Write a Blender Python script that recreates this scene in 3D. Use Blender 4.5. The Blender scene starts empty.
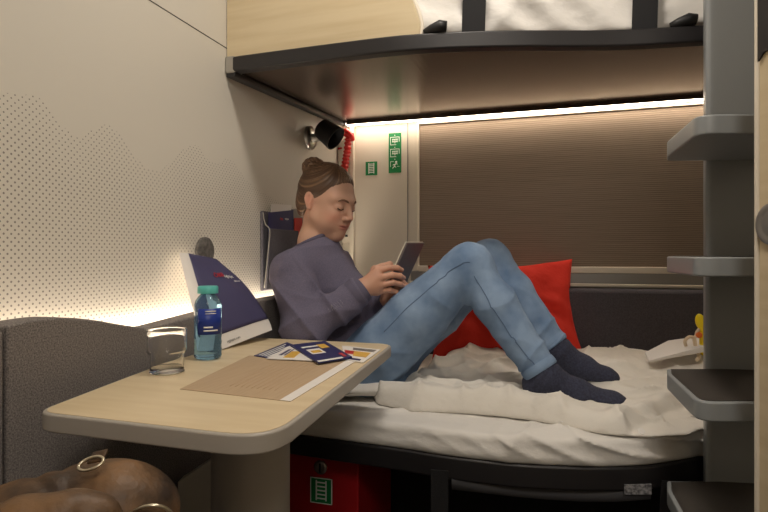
import bpy, bmesh, math, random
import numpy as np
from mathutils import Vector, Matrix
random.seed(7)
SC = bpy.context.scene
COL = SC.collection
PI = math.pi
# ---------------------------------------------------------------- camera model
F = 555.0; CX = 384.0; CY = 254.0; H = 0.945
YAW = math.atan(172/555)
S_, C_ = math.sin(YAW), math.cos(YAW)
RT = np.array([C_, S_, 0.0]); FW = np.array([-S_, C_, 0.0]); UP = np.array([0, 0, 1.0])
CAM = np.array([0, 0, H])
def U(px, py, d):
    """world point seen at (px,py) at camera depth d"""
    return CAM + d*(FW + RT*(px-CX)/F - UP*(py-CY)/F)
def onz(px, py, z): return U(px, py, (H-z)*F/(py-CY))
def onx(px, py, x):
    r = FW + RT*(px-CX)/F; return U(px, py, x/r[0])
def ony(px, py, y):
    r = FW + RT*(px-CX)/F; return U(px, py, y/r[1])
XL = -0.885; YB = 2.25; XR = 0.95; YF = -0.9; ZC = 2.2
# ---------------------------------------------------------------- materials
def lin(c):
    return tuple(((v/255)/12.92 if v/255 <= .04045 else ((v/255+.055)/1.055)**2.4) for v in c)
def mat(name, rgb, rough=.6, metal=0, noise=None, bump=None, spec=None, **kw):
    m = bpy.data.materials.new(name); m.use_nodes = True
    nt = m.node_tree; b = nt.nodes['Principled BSDF']
    col = (*lin(rgb), 1)
    b.inputs['Base Color'].default_value = col
    b.inputs['Roughness'].default_value = rough
    b.inputs['Metallic'].default_value = metal
    if spec is not None: b.inputs['Specular IOR Level'].default_value = spec
    for k, v in kw.items(): b.inputs[k.replace('_', ' ')].default_value = v
    tc = nt.nodes.new('ShaderNodeTexCoord')
    if noise:   # (scale xyz, second colour, detail)
        sc, c2 = noise[0], noise[1]
        mp = nt.nodes.new('ShaderNodeMapping'); mp.inputs['Scale'].default_value = sc
        nt.links.new(tc.outputs['Object'], mp.inputs['Vector'])
        n = nt.nodes.new('ShaderNodeTexNoise'); n.inputs['Scale'].default_value = 1
        n.inputs['Detail'].default_value = noise[2] if len(noise) > 2 else 3
        nt.links.new(mp.outputs[0], n.inputs['Vector'])
        r = nt.nodes.new('ShaderNodeValToRGB')
        r.color_ramp.elements[0].position = .35; r.color_ramp.elements[1].position = .65
        r.color_ramp.elements[0].color = col; r.color_ramp.elements[1].color = (*lin(c2), 1)
        nt.links.new(n.outputs['Fac'], r.inputs[0]); nt.links.new(r.outputs[0], b.inputs['Base Color'])
    if bump:    # (scale xyz, strength, distance)
        mp = nt.nodes.new('ShaderNodeMapping'); mp.inputs['Scale'].default_value = bump[0]
        nt.links.new(tc.outputs['Object'], mp.inputs['Vector'])
        n = nt.nodes.new('ShaderNodeTexNoise'); n.inputs['Scale'].default_value = 1; n.inputs['Detail'].default_value = 4
        nt.links.new(mp.outputs[0], n.inputs['Vector'])
        bp = nt.nodes.new('ShaderNodeBump'); bp.inputs['Strength'].default_value = bump[1]; bp.inputs['Distance'].default_value = bump[2]
        nt.links.new(n.outputs['Fac'], bp.inputs['Height']); nt.links.new(bp.outputs[0], b.inputs['Normal'])
    return m
def emit(name, rgb, strength):
    m = mat(name, rgb, .5); b = m.node_tree.nodes['Principled BSDF']
    b.inputs['Emission Color'].default_value = (*rgb_e(rgb), 1); b.inputs['Emission Strength'].default_value = strength
    return m
def rgb_e(rgb): return lin(rgb)
M = {}
M['wall'] = mat('beige_laminate', (210, 205, 194), .42)
M['panel'] = mat('cream_panel', (212, 203, 188), .4)
M['trimw'] = mat('cream_trim', (225, 216, 200), .35)
M['wood'] = mat('light_wood', (208, 192, 160), .42, noise=((3, 3, 40), (198, 180, 146)))
M['tablewood'] = mat('table_wood', (222, 204, 170), .38, noise=((6, 45, 6), (214, 194, 158)))
M['edge'] = mat('table_edge', (168, 162, 154), .4)
M['greyplas'] = mat('grey_plastic', (150, 146, 138), .45)
M['ladder'] = mat('ladder_grey', (142, 146, 148), .35)
M['tread'] = mat('dark_tread', (52, 47, 43), .6, bump=((300, 300, 300), .3, .001))
M['char'] = mat('charcoal_fabric', (96, 91, 89), .95, noise=((380, 380, 380), (142, 135, 131), 3), bump=((500, 500, 500), .5, .002))
M['char2'] = mat('dark_backrest_fabric', (78, 75, 82), .95, noise=((300, 300, 300), (92, 89, 96), 2), bump=((500, 500, 500), .4, .002))
M['rail'] = mat('dark_rail', (34, 32, 34), .45)
M['black'] = mat('black_plastic', (24, 24, 26), .5)
M['strap'] = mat('webbing', (22, 22, 25), .85, bump=((500, 500, 500), .5, .001))
M['shell'] = mat('brown_shell', (98, 84, 75), .26, metal=.75, bump=((60, 3, 1), .12, .004))
M['sheet'] = mat('white_sheet', (228, 225, 220), .85, bump=((16, 16, 26), .35, .012))
M['duvet'] = mat('white_duvet', (228, 223, 214), .88, bump=((22, 22, 22), .45, .012))
M['red'] = mat('red_fabric', (222, 48, 30), .85, bump=((12, 12, 12), .5, .02))
M['redpaint'] = mat('red_paint', (160, 14, 22), .5)
M['redplas'] = mat('red_plastic', (190, 26, 20), .35)
M['green'] = mat('green_sign', (10, 122, 66), .5)
M['white'] = mat('white_print', (235, 235, 230), .5)
M['navy'] = mat('navy_paper', (68, 65, 102), .7, bump=((30, 30, 30), .3, .004))
M['navyp'] = mat('navy_print', (30, 36, 92), .4)
M['paperw'] = mat('white_paper', (226, 222, 218), .7, bump=((40, 40, 40), .3, .003))
M['steel'] = mat('steel', (190, 188, 184), .3, metal=1)
M['steeld'] = mat('dull_steel', (150, 148, 146), .45, metal=.8)
M['mat'] = mat('kraft_placemat', (186, 162, 132), .6, noise=((250, 12, 10), (180, 155, 125)))
M['skin'] = None
M['floor'] = mat('floor_vinyl', (50, 47, 46), .7, noise=((60, 60, 60), (40, 38, 38)))
M['dark'] = mat('under_bed_dark', (22, 20, 24), .8)
M['yellow'] = mat('yellow_plastic', (240, 214, 10), .4)
M['orange'] = mat('orange_print', (220, 110, 40), .5)
M['rope'] = mat('cream_rope', (225, 205, 175), .8)
M['gold'] = mat('gold_print', (214, 170, 70), .5)
# ---------------------------------------------------------------- mesh helpers
def link(name, me, m=None, parent=None, smooth=False):
    o = bpy.data.objects.new(name, me); COL.objects.link(o)
    if m:
        me.materials.clear(); me.materials.append(M[m] if isinstance(m, str) else m)
    if parent is not None: 
        o.parent = parent
        o.matrix_parent_inverse = parent.matrix_basis.inverted() if False else Matrix()
        # part geometry is given in world coordinates: express it in the parent's frame
        inv = world(parent).inverted(); me.transform(inv)
    if smooth:
        for p in me.polygons: p.use_smooth = True
    return o
def world(o):
    mt = o.matrix_basis.copy()
    while o.parent is not None:
        o = o.parent; mt = o.matrix_basis @ mt
    return mt
def tag(o, label=None, cat=None, group=None, kind=None):
    if label: o['label'] = label
    if cat: o['category'] = cat
    if group: o['group'] = group
    if kind: o['kind'] = kind
    return o
def empty(name, loc, label=None, cat=None, group=None, kind=None):
    o = bpy.data.objects.new(name, None); COL.objects.link(o); o.location = [float(v) for v in loc]
    o.empty_display_size = .05
    return tag(o, label, cat, group, kind)
def mesh(name, v, f, m=None, parent=None, smooth=False):
    me = bpy.data.meshes.new(name); me.from_pydata([tuple(float(c) for c in p) for p in v], [], [list(map(int, q)) for q in f]); me.update()
    bm = bmesh.new(); bm.from_mesh(me); bmesh.ops.recalc_face_normals(bm, faces=bm.faces); bm.to_mesh(me); bm.free()
    return link(name, me, m, parent, smooth)
def bevel(o, w, seg=3, ang=35):
    b = o.modifiers.new('Bevel', 'BEVEL'); b.width = w; b.segments = seg; b.limit_method = 'ANGLE'; b.angle_limit = math.radians(ang)
    for p in o.data.polygons: p.use_smooth = True
    try:
        o.modifiers.new('WN', 'WEIGHTED_NORMAL').keep_sharp = True
    except Exception: pass
    return o
def box(name, lo, hi, m=None, parent=None, bev=0):
    x0, y0, z0 = lo; x1, y1, z1 = hi
    v = [(x0,y0,z0),(x1,y0,z0),(x1,y1,z0),(x0,y1,z0),(x0,y0,z1),(x1,y0,z1),(x1,y1,z1),(x0,y1,z1)]
    f = [(0,3,2,1),(4,5,6,7),(0,1,5,4),(1,2,6,5),(2,3,7,6),(3,0,4,7)]
    o = mesh(name, v, f, m, parent)
    if bev: bevel(o, bev)
    return o
def hexa(name, bot, top, m=None, parent=None, bev=0):
    n = len(bot); v = list(bot)+list(top)
    f = [list(range(n))[::-1], list(range(n, 2*n))]+[(i, (i+1) % n, n+(i+1) % n, n+i) for i in range(n)]
    o = mesh(name, v, f, m, parent)
    if bev: bevel(o, bev)
    return o
def prism(name, poly, z0, z1, m=None, parent=None, bev=0):
    return hexa(name, [(p[0], p[1], z0) for p in poly], [(p[0], p[1], z1) for p in poly], m, parent, bev)
def rounded(poly, r, n=6):
    """round the corners of a 2-d polygon; r may be a list"""
    out = []; N = len(poly)
    for i in range(N):
        p = np.array(poly[i][:2], float); a = np.array(poly[i-1][:2], float); b = np.array(poly[(i+1) % N][:2], float)
        rr = r[i] if isinstance(r, (list, tuple)) else r
        if rr <= 0: out.append(tuple(p)); continue
        da = a-p; la = np.linalg.norm(da); db = b-p; lb = np.linalg.norm(db)
        t = min(rr, la*.48, lb*.48); A = p+da/la*t; B = p+db/lb*t
        for k in range(n+1):
            s = k/n; q = (1-s)**2*A+2*s*(1-s)*p+s*s*B; out.append(tuple(q))
    return out
def slab(name, O, ex, ey, w, h, t, m, parent=None, bev=0):
    """flat box: origin O (corner), axes ex, ey, thickness t along ex x ey"""
    O, ex, ey = map(lambda a: np.array(a, float), (O, ex, ey)); ex /= np.linalg.norm(ex); ey /= np.linalg.norm(ey)
    n = np.cross(ex, ey)
    b = [O, O+ex*w, O+ex*w+ey*h, O+ey*h]
    return hexa(name, b, [p+n*t for p in b], m, parent, bev)
def frame_from(axis):
    a = np.array(axis, float); a /= np.linalg.norm(a)
    t = np.array([0, 0, 1.]) if abs(a[2]) < .9 else np.array([1., 0, 0])
    u = np.cross(t, a); u /= np.linalg.norm(u); return u, np.cross(a, u), a
def lathe(name, prof, m=None, parent=None, O=(0,0,0), axis=(0,0,1), n=40, smooth=True, close=False):
    """prof: list (r, h)"""
    u, w, a = frame_from(axis); O = np.array(O, float); v = []; f = []
    for (r, h) in prof:
        for k in range(n):
            t = 2*PI*k/n; v.append(O+a*h+(u*math.cos(t)+w*math.sin(t))*max(r, 1e-5))
    P = len(prof)
    for i in range(P-1):
        for k in range(n): f.append((i*n+k, i*n+(k+1) % n, (i+1)*n+(k+1) % n, (i+1)*n+k))
    if close:
        for k in range(n): f.append(((P-1)*n+k, (P-1)*n+(k+1) % n, (k+1) % n, k))
    else:
        f.append([k for k in range(n)][::-1]); f.append([(P-1)*n+k for k in range(n)])
    o = mesh(name, v, f, m, parent, smooth)
    if smooth:
        e = o.modifiers.new('ES', 'EDGE_SPLIT'); e.split_angle = math.radians(50)
    return o
def tube(name, pts, r, m=None, parent=None, n=8, closed=False, res=1):
    pts = [np.array(p, float) for p in pts]
    if res > 1: pts = spline(pts, res, closed)
    N = len(pts); v = []; f = []
    ref = None
    for i in range(N):
        t = pts[(i+1) % N]-pts[i-1] if (closed or 0 < i < N-1) else (pts[1]-pts[0] if i == 0 else pts[-1]-pts[-2])
        t = t/np.linalg.norm(t)
        if ref is None: ref = frame_from(t)[0]
        u = ref-t*np.dot(ref, t); u /= np.linalg.norm(u); ref = u; w = np.cross(t, u)
        rr = r[i] if isinstance(r, (list, np.ndarray)) else r
        for k in range(n): a = 2*PI*k/n; v.append(pts[i]+(u*math.cos(a)+w*math.sin(a))*rr)
    for i in range(N if closed else N-1):
        j = (i+1) % N
        for k in range(n): f.append((i*n+k, i*n+(k+1) % n, j*n+(k+1) % n, j*n+k))
    if not closed: f.append(list(range(n))[::-1]); f.append([(N-1)*n+k for k in range(n)])
    return mesh(name, v, f, m, parent, True)
def spline(pts, res=6, closed=False):
    P = [np.array(p, float) for p in pts]; N = len(P); out = []
    for i in range(N if closed else N-1):
        if closed: p0, p1, p2, p3 = P[i-1], P[i], P[(i+1) % N], P[(i+2) % N]
        else: p0, p1, p2, p3 = P[max(i-1, 0)], P[i], P[i+1], P[min(i+2, N-1)]
        for k in range(res):
            t = k/res
            out.append(.5*((2*p1)+(-p0+p2)*t+(2*p0-5*p1+4*p2-p3)*t*t+(-p0+3*p1-3*p2+p3)*t**3))
    if not closed: out.append(P[-1])
    return out
def text(name, s, O, ex, ey, size, m, parent=None, depth=.0004):
    cu = bpy.data.curves.new(name, 'FONT'); cu.body = s; cu.size = size; cu.extrude = depth/2
    t = bpy.data.objects.new(name, cu); COL.objects.link(t)
    bpy.context.view_layer.update()
    me = bpy.data.meshes.new_from_object(t.evaluated_get(bpy.context.evaluated_depsgraph_get()))
    bpy.data.objects.remove(t)
    ex = np.array(ex, float); ex /= np.linalg.norm(ex); ey = np.array(ey, float); ey -= ex*np.dot(ex, ey); ey /= np.linalg.norm(ey); n = np.cross(ex, ey)
    mt = Matrix(((ex[0], ey[0], n[0], O[0]), (ex[1], ey[1], n[1], O[1]), (ex[2], ey[2], n[2], O[2]), (0, 0, 0, 1)))
    me.transform(mt); me.name = name
    return link(name, me, m, parent)
def join_meshes(name, objs, m, parent=None):
    """merge several fresh same-material shapes (given in world space, unparented) into one mesh"""
    bm = bmesh.new()
    for o in objs:
        me = o.data.copy(); bm.from_mesh(me); bpy.data.objects.remove(o)
    me = bpy.data.meshes.new(name); bm.to_mesh(me); bm.free()
    return link(name, me, m, parent)
# ---------------------------------------------------------------- implicit surfaces
def n3(p, s, seed=0, k=5):
    """cheap smooth pseudo noise in -1..1"""
    rng = np.random.RandomState(seed); o = 0
    for i in range(k):
        d = rng.normal(size=3); d /= np.linalg.norm(d); o = o+np.sin(p@(d*s*(.6+.9*rng.rand())).astype(np.float32)+rng.rand()*6.28)
    return o/k*1.3
def crease(p, s, seed=0, pw=5):
    return (1-np.minimum(np.abs(n3(p, s, seed, 4))*1.5, 1))**pw
def cone(p, a, b, ra, rb):
    a = np.asarray(a, np.float32); ba = np.asarray(b, np.float32)-a
    pa = p-a; h = np.clip(pa@ba/float(ba@ba), 0, 1)
    return np.linalg.norm(pa-h[:, None]*ba, axis=1)-(ra+(rb-ra)*h)
def ell(p, c, r, R=None):
    q = p-np.asarray(c, np.float32)
    if R is not None: q = q@np.asarray(R, np.float32).T      # rows of R = local axes
    r = np.asarray(r, np.float32); k0 = np.linalg.norm(q/r, axis=1); k1 = np.linalg.norm(q/(r*r), axis=1)
    return k0*(k0-1)/np.maximum(k1, 1e-6)
def smin(a, b, k):
    h = np.maximum(k-np.abs(a-b), 0)/k; return np.minimum(a, b)-h*h*k*.25
def smax(a, b, k): return -smin(-a, -b, k)
def chain(p, pts, k=.03):
    """pts = [(pos, r), ...]"""
    d = None
    for (a, ra), (b, rb) in zip(pts[:-1], pts[1:]):
        c = cone(p, a, b, ra, rb); d = c if d is None else smin(d, c, k)
    return d
def sdf_mesh(fn, lo, hi, h, margin=1.6):
    lo = np.array(lo, float); hi = np.array(hi, float)
    B = 8; nb = np.ceil((hi-lo)/(h*B)).astype(int); n = nb*B+1
    G = np.full(tuple(n), 9., np.float32)
    ix = np.stack(np.meshgrid(*[np.arange(k) for k in nb], indexing='ij'), -1).reshape(-1, 3)
    cen = (lo+(ix*B+B/2)*h).astype(np.float32)
    dc = fn(cen); act = np.abs(dc) < B*h*.87*margin
    loc = np.stack(np.meshgrid(*[np.arange(B+1)]*3, indexing='ij'), -1).reshape(-1, 3)
    for (i, j, k), v in zip(ix[~act], dc[~act]):
        if v < 0: G[i*B:i*B+B+1, j*B:j*B+B+1, k*B:k*B+B+1] = -9
    A = ix[act]
    for s in range(0, len(A), 400):
        a = A[s:s+400]; g = (a[:, None, :]*B+loc[None]).reshape(-1, 3)
        G[g[:, 0], g[:, 1], g[:, 2]] = fn((lo+g*h).astype(np.float32))
    sg = G < 0
    nx, ny, nz = (k-1 for k in G.shape)
    cnt = np.zeros((nx, ny, nz), np.int16); P = np.zeros((nx, ny, nz, 3), np.float32); E = np.zeros((nx, ny, nz), np.float32)
    for dx in (0, 1):
        for dy in (0, 1):
            for dz in (0, 1): cnt += sg[dx:dx+nx, dy:dy+ny, dz:dz+nz]
    mask = (cnt > 0) & (cnt < 8)
    I = np.argwhere(mask); vid = -np.ones((nx, ny, nz), np.int64); vid[mask] = np.arange(len(I))
    acc = np.zeros((len(I), 3)); num = np.zeros(len(I))
    cs = [(a, b, c) for a in (0, 1) for b in (0, 1) for c in (0, 1)]
    for c0 in cs:
        for ax in range(3):
            if c0[ax]: continue
            c1 = list(c0); c1[ax] = 1
            g0 = G[I[:, 0]+c0[0], I[:, 1]+c0[1], I[:, 2]+c0[2]]; g1 = G[I[:, 0]+c1[0], I[:, 1]+c1[1], I[:, 2]+c1[2]]
            cr = (g0 < 0) != (g1 < 0); t = np.where(cr, g0/np.where(cr, g0-g1, 1), 0)
            pt = I+np.array(c0, float); pt[:, ax] += t
            acc[cr] += pt[cr]; num[cr] += 1
    V = lo+acc/num[:, None]*h
    Fs = []
    for ax in range(3):
        o1, o2 = [(1, 2), (2, 0), (0, 1)][ax]
        a = [slice(None)]*3; b = [slice(None)]*3; a[ax] = slice(0, -1); b[ax] = slice(1, None)
        cr = sg[tuple(a)] != sg[tuple(b)]
        J = np.argwhere(cr); J = J[(J[:, o1] > 0) & (J[:, o2] > 0) & (J[:, o1] < G.shape[o1]-1) & (J[:, o2] < G.shape[o2]-1)]
        ins = sg[tuple(J.T)]
        q = []
        for (p1, p2) in ((0, 0), (-1, 0), (-1, -1), (0, -1)):
            K = J.copy(); K[:, o1] += p1; K[:, o2] += p2; q.append(vid[tuple(K.T)])
        q = np.stack(q, 1); q[~ins] = q[~ins][:, ::-1]; q = q[(q >= 0).all(1)]; Fs.append(q)
    return V, np.concatenate(Fs)
def np_mesh(name, V, Q, m=None, parent=None, smooth=True):
    me = bpy.data.meshes.new(name)
    me.vertices.add(len(V)); me.vertices.foreach_set('co', V.astype(np.float32).ravel())
    me.loops.add(Q.size); me.loops.foreach_set('vertex_index', Q.astype(np.int32).ravel())
    me.polygons.add(len(Q)); me.polygons.foreach_set('loop_start', np.arange(0, Q.size, 4, dtype=np.int32))
    me.update(calc_edges=True); me.validate()
    me.polygons.foreach_set('use_smooth', [smooth]*len(me.polygons))
    return link(name, me, m, parent)
def sdf_obj(name, fn, lo, hi, h, m=None, parent=None, fix=1):
    V, Q = sdf_mesh(fn, lo, hi, h)
    return np_mesh(name, V, Q, m, parent)
# ================================================================= room shell
fl = box('floor', (XL-.1, YF-.1, -.05), (XR+.1, YB+.1, 0), 'floor'); tag(fl, 'dark vinyl floor of the compartment', kind='structure')
ce = box('ceiling', (XL-.1, YF-.1, ZC), (XR+.1, YB+.1, ZC+.05), 'panel'); tag(ce, 'cream ceiling of the compartment', kind='structure')
wr = box('wall_right', (XR, YF, 0), (XR+.05, YB, ZC), 'panel'); tag(wr, 'cream side wall behind the step ladder', kind='structure')
wf = box('wall_front', (XL, YF-.05, 0), (XR, YF, ZC), 'panel'); tag(wf, 'cream wall behind the viewpoint', kind='structure')
# left wall with printed dots
def dots_material():
    m = mat('dotted_laminate', (208, 203, 192), .42); nt = m.node_tree; N = nt.nodes; L = nt.links
    tc = N.new('ShaderNodeTexCoord'); sp = N.new('ShaderNodeSeparateXYZ'); L.new(tc.outputs['Object'], sp.inputs[0])
    def mth(op, a, b=None, c=None):
        n = N.new('ShaderNodeMath'); n.operation = op
        for i, x in enumerate((a, b, c)):
            if x is None: continue
            if isinstance(x, (int, float)): n.inputs[i].default_value = x
            else: L.new(x, n.inputs[i])
        return n.outputs[0]
    s = .0136
    y, z = sp.outputs['Y'], sp.outputs['Z']
    a = mth('DIVIDE', y, s); b = mth('DIVIDE', z, s)
    p = mth('ABSOLUTE', mth('SUBTRACT', mth('FRACT', mth('ADD', a, b)), .5)); q = mth('ABSOLUTE', mth('SUBTRACT', mth('FRACT', mth('ADD', mth('SUBTRACT', a, b), 50)), .5))
    # distance to the nearest lattice point (centre of each cell)
    d = mth('SQRT', mth('ADD', mth('MULTIPLY', p, p), mth('MULTIPLY', q, q)))
    # mountain outline: height as a function of y
    prof = [(0, 92), (22, 95), (36, 94), (48, 108), (58, 124), (70, 131), (80, 140), (90, 131), (106, 124), (114, 128), (124, 140), (134, 155), (146, 168), (160, 172), (170, 162), (182, 150), (192, 144), (200, 147), (208, 160), (218, 164), (226, 158), (234, 162), (246, 180), (262, 192), (285, 205)]
    pts = [onx(px, py, XL) for px, py in prof]
    y0, y1 = 0.0, 2.4; z0, z1 = .8, 1.5
    fc = N.new('ShaderNodeFloatCurve'); cm = fc.mapping; cv = cm.curves[0]
    P = [((q_[1]-y0)/(y1-y0), (q_[2]-z0)/(z1-z0)) for q_ in pts]
    P = [(0, P[0][1])]+P+[(1, P[-1][1]-.05)]
    cv.points[0].location = P[0]; cv.points[1].location = P[-1]
    for t in P[1:-1]: cv.points.new(*t)
    for t in cv.points: t.handle_type = 'VECTOR'
    cm.update()
    L.new(mth('DIVIDE', mth('SUBTRACT', y, y0), y1-y0), fc.inputs['Value'])
    hgt = mth('ADD', mth('MULTIPLY', fc.outputs[0], z1-z0), z0)
    # dots shrink towards the outline
    dep = mth('MINIMUM', mth('MAXIMUM', mth('DIVIDE', mth('SUBTRACT', hgt, z), .10), 0), 1)
    rad = mth('ADD', mth('MULTIPLY', dep, .05), .150)
    ins = mth('LESS_THAN', d, rad); on = mth('MULTIPLY', ins, mth('GREATER_THAN', hgt, z))
    mx = N.new('ShaderNodeMix'); mx.data_type = 'RGBA'
    mx.inputs[6].default_value = (*lin((208, 203, 192)), 1); mx.inputs[7].default_value = (*lin((132, 127, 121)), 1)
    L.new(on, mx.inputs[0]); L.new(mx.outputs[2], N['Principled BSDF'].inputs['Base Color'])
    return m
wl = box('wall_left', (XL-.05, YF, 0), (XL, YB, ZC), dots_material()); tag(wl, 'beige wall printed with a mountain outline of grey dots', kind='structure')
# dark seam between two wall panels
a = onx(150, 0, XL); b = onx(227, 49, XL); dirn = (b-a)/np.linalg.norm(b-a)
zs = (a[2]+b[2])/2
sm = box('trim_1', (XL-.002, YF, zs-.0012), (XL+.0006, YB, zs+.0012), 'black'); tag(sm, 'thin dark joint line between the wall panels', kind='structure')
# back wall
wb = box('wall_back', (XL, YB, 0), (XR, YB+.05, ZC), 'panel'); tag(wb, 'cream window wall above the lower bed', kind='structure')
# window: frame, blind, bottom rails
xw0 = ony(419, 200, YB)[0]; xw1 = .8
zw1 = 1.486; zw0 = .885
w = empty('window_1', (xw0, YB, zw0), 'window with a drawn brown pleated blind', kind='structure')
def blind_material():
    m = mat('brown_blind', (150, 124, 102), .75); nt = m.node_tree; N = nt.nodes; L = nt.links
    tc = N.new('ShaderNodeTexCoord'); mp = N.new('ShaderNodeMapping'); mp.inputs['Scale'].default_value = (6, 1, 260)
    L.new(tc.outputs['Object'], mp.inputs[0]); n = N.new('ShaderNodeTexNoise'); n.inputs['Scale'].default_value = 1; n.inputs['Detail'].default_value = 2; L.new(mp.outputs[0], n.inputs['Vector'])
    wv = N.new('ShaderNodeTexWave'); wv.bands_direction = 'Z'; wv.inputs['Scale'].default_value = 42; wv.inputs['Distortion'].default_value = .6; wv.inputs['Detail'].default_value = 1
    L.new(tc.outputs['Object'], wv.inputs['Vector'])
    md = N.new('ShaderNodeMath'); md.operation = 'ADD'; L.new(n.outputs[0], md.inputs[0]); L.new(wv.outputs['Fac'], md.inputs[1])
    r = N.new('ShaderNodeValToRGB'); r.color_ramp.elements[0].position = .3; r.color_ramp.elements[1].position = 1.5/1.6
    r.color_ramp.elements[0].color = (*lin((102, 89, 76)), 1); r.color_ramp.elements[1].color = (*lin((136, 120, 104)), 1)
    L.new(md.outputs[0], r.inputs[0]); L.new(r.outputs[0], N['Principled BSDF'].inputs['Base Color'])
    bp = N.new('ShaderNodeBump'); bp.inputs['Strength'].default_value = .35; bp.inputs['Distance'].default_value = .002
    L.new(wv.outputs['Fac'], bp.inputs['Height']); L.new(bp.outputs[0], N['Principled BSDF'].inputs['Normal'])
    return m
box('blind', (xw0+.006, YB-.012, zw0+.004), (xw1-.006, YB-.006, zw1-.004), blind_material(), w)
# frame built from four mitred bars
def frame(name, x0, x1, z0, z1, t, y0, y1, m, parent):
    v = []; f = []
    for yy in (y0, y1):
        for (xa, za) in ((x0, z0), (x1, z0), (x1, z1), (x0, z1)): v.append((xa, yy, za))
        for (xa, za) in ((x0+t, z0+t), (x1-t, z0+t), (x1-t, z1-t), (x0+t, z1-t)): v.append((xa, yy, za))
    for i in range(4):
        j = (i+1) % 4
        f += [(i, j, 4+j, 4+i), (8+i, 12+i, 12+j, 8+j), (i, 8+i, 8+j, j), (4+i, 4+j, 12+j, 12+i)]
    return bevel(mesh(name, v, f, m, parent), .002, 2)
frame('window_frame', xw0-.004, xw1, zw0-.008, zw1+.002, .008, YB-.022, YB+.001, 'trimw', w)
bz = box('blind_rail', (xw0+.004, YB-.03, zw0-.012), (xw1-.01, YB-.012, zw0+.012), 'trimw', w, .003)
box('window_sill', (xw0-.03, YB-.045, .822), (xw1, YB, .834), 'trimw', w, .003)
box('sill_panel', (xw0-.03, YB-.02, .834), (xw1, YB, .875), 'steeld', w, .002)
# left panel trims on the back wall
for k, (pa, pb, th) in enumerate(((349.5, 353.5, .02), (407, 408, .004))):
    xa = ony(pa, 200, YB-th)[0]; xb = ony(pb, 200, YB-th)[0]
    t = box('trim_%d' % (k+2), (xa, YB-th, .80), (xb, YB, 1.5), 'trimw' if k == 0 else 'greyplas', None, .002)
    tag(t, ['bright vertical lip at the corner of the window wall', 'thin vertical joint strip left of the window'][k], kind='structure')
# power socket, beside the corner lip
so = empty('power_socket', (XL, 2.1, .98), 'small cream power socket on the wall behind the woman\'s chin', 'socket')
c = ony(347, 236, YB-.015)
box('socket_plate', (c[0]-.024, YB-.016, c[2]-.03), (c[0]+.016, YB, c[2]+.03), 'trimw', so, .003)
box('socket_hole', (c[0]-.008, YB-.018, c[2]-.004), (c[0]+.004, YB-.012, c[2]+.006), 'black', so, .001)
# door leaf at the right picture edge
P0 = U(759, 254, .85); dd = np.array([-.3675, .933, 0]); dd /= np.linalg.norm(dd); nn = np.array([dd[1], -dd[0], 0])
door = empty('door_1', (P0[0], P0[1], 0), 'open light wood door leaf at the right edge', kind='structure')
def dslab(name, s0, s1, z0, z1, t0, t1, m, bev=0):
    b = []; 
    for (s, t) in ((s0, t0), (s1, t0), (s1, t1), (s0, t1)):
        q = P0-dd*s+nn*t; b.append((q[0], q[1]))
    return prism(name, b, z0, z1, m, door, bev)
dslab('door_panel', 0, .75, .01, 2.1, 0, .035, 'wood')
dslab('door_edge', -.006, .0012, .01, 2.1, -.004, .037, 'trimw', .002)
zz = H+(254-58)*.85/F
b = []
# dark window in the door with a cut corner
hexa('door_window', [P0-dd*s-nn*.001+UP*(z-H) for s, z in ((.0022, zz-.006), (.014, zz+.004), (.40, zz+.004), (.40, 1.95), (.0022, 1.95))],
     [P0-dd*s-nn*.004+UP*(z-H) for s, z in ((.0022, zz-.006), (.014, zz+.004), (.40, zz+.004), (.40, 1.95), (.0022, 1.95))], 'rail', door)
lc = P0-dd*.031+UP*((254-224)*.82/F)
lathe('door_lock', [(.031, 0), (.031, .006), (.027, .008), (.022, .006), (.018, .005), (.006, .010), (0, .010)], 'steeld', door, lc, -nn)
# ================================================================= upper berth
zr0, zr1 = 1.454, 1.495
pb = [(226, 72.3), (240, 70), (300, 62.5), (350, 56.5), (390, 52), (425, 49.3), (456, 47.7), (490, 46.8), (530, 46.3), (570, 46.4), (612, 46), (650, 44.5), (703, 41.5)]
path = [onz(px, py, zr0) for px, py in pb]; path[0][0] = XL
path = [p[:2] for p in path]
d = path[-1]-path[-2]; d /= np.linalg.norm(d)
path = [np.array(p) for p in spline([np.array([*p, 0]) for p in path], 4)]
path = [p[:2] for p in path]; path.append(np.array([XR, path[-1][1]+.01]))
def offset(pts, o):
    out = []
    for i, p in enumerate(pts):
        t = pts[min(i+1, len(pts)-1)]-pts[max(i-1, 0)]; t = t/np.linalg.norm(t); out.append(p+np.array([-t[1], t[0]])*o)
    return out
up = empty('upper_berth', (0, 1.8, 1.45), 'folded-down upper bunk with dark rail and glossy brown underside', 'bunk')
def ribbon(name, pa, pb_, z0, z1, m, parent, bev=0):
    n = len(pa); v = [(p[0], p[1], z0) for p in pa]+[(p[0], p[1], z0) for p in pb_]+[(p[0], p[1], z1) for p in pa]+[(p[0], p[1], z1) for p in pb_]
    f = []
    for i in range(n-1):
        f += [(i, n+i, n+i+1, i+1), (2*n+i, 2*n+i+1, 3*n+i+1, 3*n+i), (i, i+1, 2*n+i+1, 2*n+i), (n+i, 3*n+i, 3*n+i+1, n+i+1)]
    f += [(0, 2*n, 3*n, n), (n-1, 2*n-1, 4*n-1, 3*n-1)]
    return mesh(name, v, f, m, parent) if not bev else bevel(mesh(name, v, f, m, parent), bev)
ribbon('front_rail', path, offset(path, .035), zr0, zr1, 'rail', up, .005)
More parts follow.
